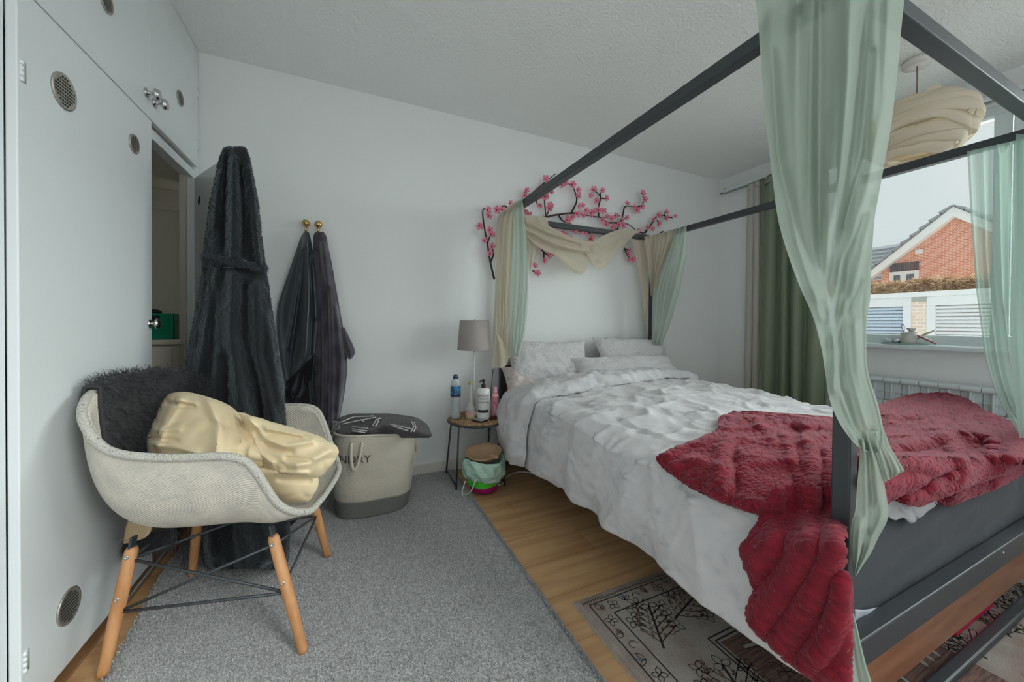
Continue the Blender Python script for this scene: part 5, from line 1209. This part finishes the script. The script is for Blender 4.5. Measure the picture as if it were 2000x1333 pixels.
# ------------------------------------------------------------------ waste tub under the table
BIN = Vector((.742, 2.045, 0)); tub = thing('waste_tub', 'magenta plastic waste tub lined with a mint green bag', 'bin', BIN)
M_mag = mat('magenta_plastic', (176, 20, 112), .4); M_lime = mat('lime_plastic', (76, 206, 56), .45); M_bag = mat('mint_bag', (206, 238, 222), .35, alpha=.88, translucent=.2, bump=(26, .5, 5))
lathe_obj('tub_body', [(.074, .0135), (.080, .016), (.094, .085), (.092, .085), (.078, .02), (.001, .018)], BIN, M_mag, tub, 40)
obj('lime_bag', MB().grid(lambda u, v: BIN+Vector(((.0945+.010*v+.003*sin(u*30))*cos(2*pi*u), (.0945+.010*v+.003*sin(u*30))*sin(2*pi*u), lerp(.062+.012*sin(2*pi*u+.8), .105, v))), 60, 8, True), M_lime, tub)
def bag(u, v):
    a = 2*pi*u; r = interp([(0, .104), (.25, .118), (.5, .122), (.8, .118), (.93, .112), (1, .098)], v)[0]; z = interp([(0, .088), (.3, .12), (.6, .16), (.85, .192), (.95, .203), (1, .19)], v)[0]
    k = .010*(1-abs(fbm(cos(a)*3, sin(a)*3, z*22, 3)))**2+.004*sin(9*a+z*60)
    return BIN+Vector(((r+k)*cos(a), (r+k)*sin(a), z+.010*sin(a*2+.5)+.006*fbm(a*2, z*30)))
obj('bag_liner', MB().grid(bag, 90, 30, True), M_bag, tub, True, 0, .002)
obj('bag_loop', MB().tube(spline([at(909, 940, 2.03), at(903, 960, 2.02), at(906, 968, 2.01), at(920, 960, 2.0), at(929, 938, 2.02)], 6), .007, 6, True, .35), mat('white_strap', (206, 208, 206), .6), tub)
bw = thing('mixing_bowl', 'shallow beige plastic bowl resting on top of the lined tub', 'bowl', BIN+Vector((.01, .02, .14)))
M_bw = mat('beige_plastic', (196, 162, 130), .5)
Rb = Matrix.Rotation(.10, 3, 'X') @ Matrix.Rotation(-.10, 3, 'Y') @ Matrix.Scale(1.12, 3)
obj('bowl', MB().lathe([(.045, .0), (.05, .002), (.078, .05), (.098, .066), (.099, .069), (.095, .069), (.073, .052), (.045, .008), (.001, .006)], BIN+Vector((.004, .012, .160)), 40, Rb), M_bw, bw)
obj('spout', MB().box(.06, .112, -.012, .012, .064, .068, Matrix.Translation(BIN+Vector((.004, .012, .160))) @ Rb.to_4x4() @ Matrix.Rotation(-1.2, 4, 'Z')), M_bw, bw, False, .003)

# cables
cab = thing('lamp_cable', 'white lamp cable with an inline switch hanging by the table', 'cable', (.87, 2.2, .2))
cpts = [at(974, 825, 2.42), at(975, 845, 2.42), at(974, 862, 2.42), at(968, 878, 2.41), at(962, 885, 2.40)]
obj('cord', MB().tube(spline(cpts, 6), .0028, 6), M_wp, cab); obj('switch', MB().box(-.008, .008, -.006, .006, -.028, .028, Matrix.Translation(at(975, 842, 2.40))), M_wp, cab, False, .004)
fc = thing('floor_cable', 'white mains cable trailing across the oak floor under the bed', 'cable', (1.0, 2.0, 0))
fpts = [onz(972, 949, .004), onz(983, 944, .004), onz(986, 936, .004), onz(1000, 926, .004), onz(1020, 922, .004), onz(1060, 928, .004), onz(1110, 940, .004)]
obj('cord', MB().tube(spline(fpts, 6), .0035, 6), M_wp, fc); obj('plug', MB().box(-.02, .02, -.008, .008, 0, .014, Matrix.Translation(onz(968, 950, .001))), M_wp, fc, False, .003)
wc = obj('wall_cable', MB().tube(spline([ony(963, 722, D-.008), ony(961, 745, D-.01), ony(959, 770, D-.01), ony(962, 800, D-.01), ony(957, 850, D-.012), ony(953, 870, D-.012), ony(955, 880, D-.012)], 6), .0022, 6), mat('grey_cable', (90, 88, 86), .6), None)
tag(wc, 'thin grey cable running down the wall behind the lamp', 'cable')
fx = obj('dust_ball', lump('d', onz(1008, 917, .012), .012, (1.4, 1, .7), None, 3, .006), mat('pinkish_dust', (140, 112, 104), .9), None); tag(fx, 'small pinkish fluff ball on the floor under the bed', 'fluff')

# pink box under the foot of the bed
pk = thing('storage_box', 'bright pink storage box pushed under the foot of the bed', 'box', (1.93, .60, .008))
M_pb = mat('pink_box', (226, 20, 84), .35)
obj('box_body', MB().box(1.765, 2.085, .468, .78, .0085, .16), M_pb, pk, False, .004); obj('box_lid', MB().box(1.757, 2.093, .462, .788, .161, .185), M_pb, pk, False, .004)
sh = thing('shoe', 'black slip-on shoe on the carpet behind the armchair', 'shoe', onz(560, 1020, .012))
sp0 = onz(562, 1018, .014)
obj('upper', MB().ball(sp0+Vector((0, .02, .035)), .05, 20, 12, (.85, 2.1, .62)), M_bp, sh); obj('sole', MB().ball(sp0+Vector((0, .02, .008)), .05, 20, 8, (.9, 2.15, .16)), mat('dark_sole', (40, 40, 42), .8), sh)

# ------------------------------------------------------------------ window side: curtains, track, radiator, sill things
M_cur = mat('moss_curtain', (128, 140, 118), .9, bump=(120, .15, 2), sheen=.1); M_voile = mat('white_voile', (224, 220, 214), .9, translucent=.4)
def curtain(y0, y1, z0, z1, x, amp, k, ph, nu=120, nv=40):
    def fn(u, v):
        w = u+.02*sin(v*3+u*9); return (x+amp*(.6+.4*v)*sin(2*pi*k*w+ph)+.3*amp*sin(2*pi*k*.37*w+1), lerp(y0, y1, u)+.012*sin(2*pi*k*w*1+1.2), lerp(z1, z0, v))
    return MB().grid(fn, nu, nv)
wc1 = thing('window_curtain', 'moss green floor-length curtain drawn back at the far end of the window', 'curtain', (3.19, 1.75, 0)); obj('cloth', curtain(1.49, 1.955, .02, 2.235, 3.165, .042, 4.3, .6), M_cur, wc1, True, 0, .004); obj('heading', curtain(1.49, 1.955, 2.17, 2.238, 3.165, .043, 4.3, .6, 120, 4), M_cur, wc1, True, 0, .008)
wc2 = thing('net_curtain', 'off-white curtain hanging between the green curtain and the corner', 'curtain', (3.2, 2.0, 0)); obj('cloth', curtain(1.90, 2.10, .02, 2.238, 3.205, .020, 3.1, 0, 80, 30), M_voile, wc2, True, 0, .002); obj('heading', curtain(1.90, 2.10, 2.19, 2.24, 3.205, .021, 3.1, 0, 80, 4), M_voile, wc2, True, 0, .005)
trk = thing('curtain_track', 'slim white curtain track along the top of the window wall', 'curtain track', (3.22, 1.0, 2.25))
obj('track', MB().box(3.185, 3.215, -.8, 2.33, 2.243, 2.262), M_upvc, trk, False, .003); obj('back_track', MB().box(3.225, 3.25, -.8, 2.38, 2.243, 2.26), mat('grey_track', (150, 146, 142), .5), trk, False, .002)
for y_ in (2.30, 1.45, .86, .2):
    obj('track_bracket', MB().box(3.18, XR-.001, y_-.01, y_+.01, 2.262, 2.272), M_chrome, trk, False, .002)
    obj('glider', MB().tube([(3.2, y_-.03, 2.243), (3.2, y_-.03, 2.228)], .004, 6), M_chrome, trk)
rad = thing('radiator', 'white sectional aluminium radiator under the window', 'radiator', (3.18, .7, .1))
M_rad = mat('radiator_white', (212, 222, 222), .35)
RW, RT = .0805, .668
def rad_body():
    b = MB(); w = RW/2-.0012
    b.box(-.045, -.035, -w, w, .10-.10, .53-.10)                              # front plate
    prof = [(-.042, .545), (-.044, .60), (-.036, .612), (-.030, .618)]
    b.box(-.040, .035, -.004, .004, .02, .545)                                # rear fin
    b.box(-.037, .038, -w, w, .535, .568)                                     # rounded top cap base
    return b
tb_ = MB(); w = RW/2-.0012
tb_.box(-.046, -.038, -w, w, 0, .425)
n = 10; arc = [(-.034+.0-.016*sin(a), .552+.016*cos(a)) for a in [pi*i/n for i in range(n+1)]]
tb_.prism([(x, -w, z) for x, z in arc]+[(.036, -w, .536), (.036, -w, .568)], (0, 2*w, 0))
tb_.prism([(-.046, -.003, .43), (-.050, -.003, .47), (-.047, -.003, .51), (-.038, -.003, .54), (-.030, -.003, .54), (-.030, -.003, .43)], (0, .006, 0))
tb_.box(-.030, .03, -w, w, .425, .43); tb_.box(-.034, -.028, -w, w, .478, .484); tb_.box(-.030, .03, -.012, .012, 0, .54); tb_.box(-.022, -.018, -w, w, .43, .54)
sm = bpy.data.meshes.new('section'); sm.from_pydata([tuple(p) for p in tb_.v], [], tb_.f); sm.materials.append(M_rad)
for k in range(15): 
    o = inst('section', sm, (3.205, 1.29-k*RW, .10), parent=rad); md = o.modifiers.new('bevel', 'BEVEL'); md.width = .002; md.segments = 2; md.limit_method = 'ANGLE'
for y_ in (1.2, .3): obj('wall_bracket', MB().box(3.225, XR-.001, y_-.012, y_+.012, .50, .52), M_rad, rad, False)
for y_ in (1.335, .12): obj('pipe', MB().tube([(3.21, y_, .001), (3.21, y_, .14)], .009, 10), M_rad, rad)
# things on the window sill
SZ = WZ0+.0005; M_cer = mat('stone_ceramic', (196, 196, 188), .7, bump=(80, .2, 3))
sx = XR-.028
yy_ = lambda px: onx(px, 665, sx).y
tr = thing('glass_tray', 'thin clear glass tray lying on the window sill', 'tray', (sx, yy_(1765), SZ)); obj('plate', MB().lathe([(.10, 0), (.112, .004), (.110, .006), (.098, .003)], (sx, yy_(1765), SZ), 36, None, .38, 1.0), mat('clear_tray', (188, 206, 204), .1, alpha=.6), tr); obj('rim', MB().tube([(sx+.042*cos(2*pi*i/36), yy_(1765)+.112*sin(2*pi*i/36), SZ+.006) for i in range(37)], .0018, 6, False), mat('tray_rim', (150, 176, 172), .2), tr)
potc = Vector((sx, yy_(1775), SZ+.0065)); pz = .068
pot = thing('ceramic_pot', 'square-sided pale ceramic pot on the glass tray', 'pot', potc); lathe_obj('wall', [(.034, 0), (.036, .002), (.037, pz), (.034, pz), (.033, .004), (.001, .003)], potc, M_cer, pot, 20); obj('rim', MB().tube([potc+Vector((.036*cos(2*pi*i/24), .036*sin(2*pi*i/24), pz)) for i in range(25)], .0018, 6, False), M_cer, pot)
bo = thing('ceramic_bowl', 'tiny pale bowl balanced on the ceramic pot', 'bowl', potc+Vector((0, -.012, pz+.008))); bc_ = potc+Vector((0, -.012, pz+.0025))
lathe_obj('bowl_wall', [(.008, .004), (.010, .004), (.020, .018), (.0235, .028), (.0225, .028), (.018, .017), (.001, .007)], bc_, M_cer, bo, 20); obj('saucer', MB().lathe([(.028, 0), (.03, .003), (.012, .0035)], bc_, 20), M_cer, bo)
wl_ = obj('wire_loop', MB().tube(spline([potc+Vector((0, .022, pz-.004)), potc+Vector((0, .028, pz+.02)), potc+Vector((0, .036, pz+.042)), potc+Vector((0, .028, pz+.052)), potc+Vector((0, .022, pz+.042)), potc+Vector((0, .022, pz+.002))], 6), .0018, 6), mat('dark_wire', (90, 96, 104), .4, metal=.6), None); tag(wl_, 'small dark wire loop sticking up from the ceramic pot', 'wire')
cand = thing('twisted_stick', 'red and white twisted stick leaning against the pot', 'stick', potc+Vector((0, -.06, 0)))
a_, b_2 = potc+Vector((-.012, -.043, .052)), potc+Vector((-.012, -.118, .008))
obj('stick', MB().tube([a_, b_2], .0075, 10), mat('pale_stick', (214, 190, 190), .5), cand)
tws = MB().tube([lerp(a_, b_2, i/60)+Vector((.0070*cos(i*.75), .0050*sin(i*.75), .0060*sin(i*.75))) for i in range(61)], .0030, 6); obj('red_twist', tws, mat('maroon_twist', (150, 60, 78), .5), cand)
for i, (px0, py0, px1, py1, c, lb_) in enumerate(((1800, 656, 1825, 646, (190, 180, 150), 'small olive tube lying behind the twisted stick'), (1792, 662, 1812, 650, (170, 176, 170), 'short grey tube lying behind the twisted stick'))):
    t_ = thing('small_tube', lb_, 'tube', onx(px0, py0, sx+.012)); A1, B1 = onx(px0, py0, sx+.012), onx(px1, py1, sx+.012)
    obj('tube_body', MB().tube([A1, lerp(A1, B1, .75)], .006, 8), mat('tube_%d' % i, c, .5), t_); obj('tube_cap', MB().tube([lerp(A1, B1, .75), B1], .0045, 8), M_cer, t_)
for i, (px, py, r_, lb_) in enumerate(((1731, 662, .016, 'clear glass cube at the left of the sill tray'), (1748, 660, .013, 'crumpled silver wrapper on the sill tray'), (1757, 664, .009, 'dark pebble beside the ceramic pot'))):
    c = onx(px, 665, sx); c.z = SZ+.0075+r_*.8
    o = obj(['glass_cube', 'foil_wrapper', 'pebble'][i], lump('x', c, r_, (.8, 1.5, .8), None, i*5, .006), [mat('cube_glass', (198, 212, 216), .1, alpha=.6), mat('silver_foil', (190, 196, 198), .3, metal=.6), mat('dark_pebble', (90, 92, 94), .6)][i], None); tag(o, lb_, ['cube', 'wrapper', 'pebble'][i])

# ------------------------------------------------------------------ pendant lamp
PC = Vector((2.72, .895, H)); pl = thing('pendant_lamp', 'pale layered paper pendant lamp hanging between the bed and the window', 'lamp', PC)
M_pap = mat('cream_paper', (248, 242, 230), .7, translucent=.62)
obj('ceiling_rose', MB().lathe([(.02, -.034), (.055, -.032), (.058, -.026), (.058, -.001)], PC, 36), M_trim, pl)
zsh = 2.185
obj('cord', MB().tube([PC+Vector((0, 0, -.033)), PC+Vector((.003, .0, -.1)), PC+Vector((0, 0, zsh-H))], .0035, 8), mat('copper_cord', (150, 112, 96), .6), pl)
rs = random.Random(4)
prof_r = [(2.025+(z-1.995)*.80, r*.64) for z, r in [(1.80, .13), (1.84, .20), (1.89, .255), (1.95, .295), (2.02, .315), (2.08, .305), (2.13, .265), (2.17, .19), (2.195, .10)]]
def prr(z): return interp(prof_r, z)[0]
bands = [(2.025+(z-1.995)*.80, h*.8) for z, h in [(1.795, .055), (1.835, .06), (1.875, .065), (1.925, .07), (1.975, .075), (2.03, .07), (2.08, .06), (2.12, .05), (2.155, .042)]]
for bi, (zb_, hb_) in enumerate(bands):
    ph1, ph2, ph3 = rs.uniform(0, 6), rs.uniform(0, 6), rs.uniform(0, 6)
    def bf(u, v, zb_=zb_, hb_=hb_, ph1=ph1, ph2=ph2, ph3=ph3, bi=bi):
        a = 2*pi*u; zz = zb_+hb_*v*1.25+.020*sin(2*a+ph1)+.010*sin(3*a+ph2)+.004*sin(9*a+ph3)*(v-.5)
        r = prr(zz)*(1+.03*sin(3*a+ph2))+ (.026*(1-v) if zb_ < 2.04 else .014*(v)) + .010*sin(pi*v)+.006*sin(7*a+ph1)*abs(2*v-1)
        return PC.x+r*cos(a), PC.y+r*sin(a), zz
    obj('shade_band', MB().grid(bf, 96, 8, True), M_pap, pl, True, 0, .0015)
obj('bulb_collar', MB().lathe([(.03, zsh-.004), (.03, zsh+.012), (.008, zsh+.018)], (PC.x, PC.y, 0), 20), M_trim, pl)

# ------------------------------------------------------------------ street outside
GZ = -.55
struct('street_ground', MB().box(XR+.26, 60, -40, 40, GZ-.1, GZ), mat('pale_bounce_ground', (206, 206, 202), .9, bump=(30, .3, 4)))  # unseen ground made pale to bounce sun up to the ceiling
GX = 11.5
def gy(px, py=600): return onx(px, py, GX).y
def gz(px, py): return onx(px, py, GX).z
M_gw = mat('garage_white', (222, 222, 224), .5); M_gb = mat('garage_greyblue', (190, 202, 218), .5)  # grey-blue lightened to carry washed outdoor brightness
def brickmat(name, c1, c2, mo, sc=1):
    m = bpy.data.materials.new(name); m.use_nodes = True; N, L = m.node_tree.nodes, m.node_tree.links; b = N['Principled BSDF']; b.inputs['Roughness'].default_value = .9
    t = N.new('ShaderNodeTexCoord'); sp = N.new('ShaderNodeSeparateXYZ'); cb = N.new('ShaderNodeCombineXYZ'); L.new(t.outputs['Object'], sp.inputs[0]); L.new(sp.outputs[1], cb.inputs[0]); L.new(sp.outputs[2], cb.inputs[1])
    br = N.new('ShaderNodeTexBrick'); br.inputs['Color1'].default_value = (*lin(c1), 1); br.inputs['Color2'].default_value = (*lin(c2), 1); br.inputs['Mortar'].default_value = (*lin(mo), 1)
    br.inputs['Scale'].default_value = sc; br.inputs['Brick Width'].default_value = .225; br.inputs['Row Height'].default_value = .075; br.inputs['Mortar Size'].default_value = .011; br.inputs['Bias'].default_value = .1
    L.new(cb.outputs[0], br.inputs['Vector']); L.new(br.outputs['Color'], b.inputs['Base Color'])
    bp_ = N.new('ShaderNodeBump'); bp_.inputs['Strength'].default_value = .4; L.new(br.outputs['Fac'], bp_.inputs['Height']); bp_.invert = True; L.new(bp_.outputs['Normal'], b.inputs['Normal']); return m
M_brick = brickmat('red_brick', (222, 146, 122), (204, 126, 104), (224, 204, 190), 1.4); M_brick2 = brickmat('buff_brick', (232, 208, 192), (222, 194, 176), (232, 222, 214))  # brick colours lightened, a haze-like brightness painted in
zt1 = gz(1800, 571); zf0 = gz(1800, 580.5)
yL, yPl, yPr, yR = gy(1560), gy(1781), gy(1811), gy(2020)
gar = thing('garage_row', 'row of flat-roofed garages with white fascia across the road', 'garage', (GX+1, (yL+yR)/2, GZ))
obj('fascia', MB().box(GX-.12, GX+.05, yR, yL, zf0, zt1), M_gw, gar, False, .01)
obj('roof', MB().box(GX+.05, GX+2.9, yR, yL, zt1-.12, zt1-.02), mat('felt_roof', (120, 120, 118), .9), gar, False)
obj('pier', MB().box(GX-.02, GX+.3, yPr, yPl, GZ, zf0), M_brick2, gar, False)
obj('lintel_course', MB().box(GX-.03, GX+.0, yPr, yPl, zf0-.10, zf0-.005), mat('grey_course', (166, 168, 164), .9), gar, False)
obj('end_wall', MB().box(GX, GX+2.8, yL-.25, yL, GZ, zf0), M_brick2, gar, False); obj('end_wall', MB().box(GX, GX+2.8, yR, yR+.25, GZ, zf0), M_brick2, gar, False)
def gdoor(y0, y1, ztop, m, slats, label):
    f = obj('door_frame', MB().box(GX-.04, GX+.05, y1-.13, y1, GZ, ztop).box(GX-.04, GX+.05, y0, y0+.13, GZ, ztop).box(GX-.04, GX+.05, y0, y1, ztop, zf0), M_gw, gar, False, .005); f['label'] = label
    hgt = (ztop-GZ)/slats
    for k in range(slats):
        z = GZ+k*hgt
        d = obj('door_panel', MB().prism([(GX+.03, y0+.13, z), (GX-.005, y0+.13, z+.015), (GX-.005, y0+.13, z+hgt-.03), (GX+.03, y0+.13, z+hgt-.008)], (0, y1-y0-.26, 0)), m, f, False)
gdoor(yPl, yL-.25, gz(1775, 599), M_gb, 26, 'blue-grey ribbed garage door'); gdoor(yR+.25, yPr, gz(1830, 597), M_gw, 26, 'white ribbed garage door')
# brown clipped hedge above the garages
HX = 15.5
hy = lambda px, py: onx(px, py, HX)
hg_ = thing('hedge', 'brown winter hedge above the garage roofs', 'hedge', (HX, hy(1800, 560).y, GZ))
z0h, z1h = GZ, hy(1800, 553).z
hb_m = MB().grid(lambda u, v: (HX+.5*cos(pi*v), lerp(hy(1520, 560).y, hy(2060, 560).y, u), lerp(z0h, z1h, sin(pi*v)**.35 if v < .999 and v > .001 else 0)+.10*fbm(u*26, v*2)), 160, 20).displace(lambda p, n: .10*fbm(p.y*3, p.z*3, p.x*3))
M_hedge = mat('brown_hedge', (186, 150, 118), .95, var=((232, 206, 174), 5, 5), bump=(9, .8, 6))  # hedge browns lightened with the same painted haze brightness
obj('hedge_body', hb_m, M_hedge, hg_)
tag(obj('twigs', strands(hb_m, 30000, .22, .012, 31, -.3, lambda p, n: p.x < HX+.1, .7), M_hedge, hg_, False), kind='stuff')
# brick gable house
KX = 18.0
ky = lambda px, py: onx(px, py, KX)
ap, el = ky(1868, 404), ky(1704, 531); er = Vector((KX, 2*ap.y-el.y, el.z))
hs = thing('brick_house', 'red brick house with a white gable bargeboard behind the hedge', 'house', (KX+3, ap.y, GZ))
obj('gable_wall', MB().prism([(KX, el.y-.25, GZ), (KX, er.y+.25, GZ), (KX, er.y+.25, er.z-.1), (KX, ap.y, ap.z-.32), (KX, el.y-.25, el.z-.1)], (7, 0, 0)), M_brick, hs, False)
for a, b2, nm in ((el, ap, 'bargeboard'), (er, ap, 'bargeboard')):
    obj('bargeboard', MB().prism([(KX-.25, a.y, a.z-.02), (KX-.25, b2.y, b2.z-.02), (KX-.25, b2.y, b2.z-.34), (KX-.25, a.y, a.z-.30)], (.28, 0, 0)), mat('white_bargeboard', (232, 234, 236), .5) if nm and a is el else bpy.data.materials['white_bargeboard'], hs, False)
M_tile = mat('grey_roof_tile', (150, 154, 160), .85, bump=(4, .3, 3))
for a in (el, er):
    d_ = (ap-a); nrm = Vector((0, -d_.z, d_.y)); nrm = nrm if nrm.z > 0 else -nrm; nrm.normalize(); n_ = 9
    for k in range(n_):
        p0, p1 = a+d_*(k/n_-.01), a+d_*((k+1)/n_)
        obj('tile_course', MB().prism([p0+nrm*.10+Vector((-.32, 0, 0)), p1+nrm*.03+Vector((-.32, 0, 0)), p1+nrm*.0+Vector((-.32, 0, 0)), p0+nrm*.0+Vector((-.32, 0, 0))], (7.6, 0, 0)), M_tile, hs, False)
wl0, wl1 = ky(1738, 533), ky(1795, 560)
wn_ = obj('house_window', MB().box(KX-.04, KX+.02, wl1.y, wl0.y, wl1.z-.3, wl0.z-.0), M_gw, hs, False)
ym = ky(1765, 545).y
for a, b2 in ((wl0.y-.12, ym+.08), (ym-.08, wl1.y+.12)): obj('pane', MB().box(KX-.05, KX-.045, b2, a, wl1.z-.2, wl0.z-.12), mat('house_glass_%d' % int(a*100), (96, 104, 112), .1), wn_, False)
nb = 14; M_blk = mat('dark_lintel_brick', (96, 98, 108), .9)
lbm = bpy.data.meshes.new('lintel_brick'); yw = (wl0.y-wl1.y)/nb; t = MB().box(-.03, .0, .01, yw-.01, 0, .30); lbm.from_pydata([tuple(p) for p in t.v], [], t.f); lbm.materials.append(M_blk)
for k in range(nb): inst('lintel_brick', lbm, (KX, wl1.y+k*yw, wl0.z+.01), parent=hs)
vp = ky(1796, 492); obj('wall_vent', MB().box(KX-.06, KX, vp.y-.09, vp.y+.09, vp.z-.07, vp.z+.07), M_gw, hs, False)
# lower neighbouring roof
n0, n1 = ky(1640, 510), ky(1768, 478)
nr_ = thing('far_roof', 'dark tiled lower roof beside the brick gable', 'roof', (KX+4, n0.y, el.z))
X2 = KX+3.2
q0, q1, q2 = onx(1690, 486, X2+1.5), onx(1775, 474, X2+1.5), onx(1690, 545, X2)
for k in range(8):
    zA, zB = lerp(q2.z, q0.z, k/8), lerp(q2.z, q0.z, (k+1)/8); xA, xB = lerp(X2, X2+1.5, k/8), lerp(X2, X2+1.5, (k+1)/8)
    obj('tile_course', MB().prism([(xA-.03, q0.y+6, zA+.05), (xB, q0.y+6, zB), (xB, q0.y+6, zB-.08), (xA, q0.y+6, zA-.08)], (0, -12, 0)), M_tile, nr_, False)
obj('under_wall', MB().box(X2+.3, X2+4, q0.y-6, q0.y+6, GZ, q2.z-.06), M_brick, nr_, False)
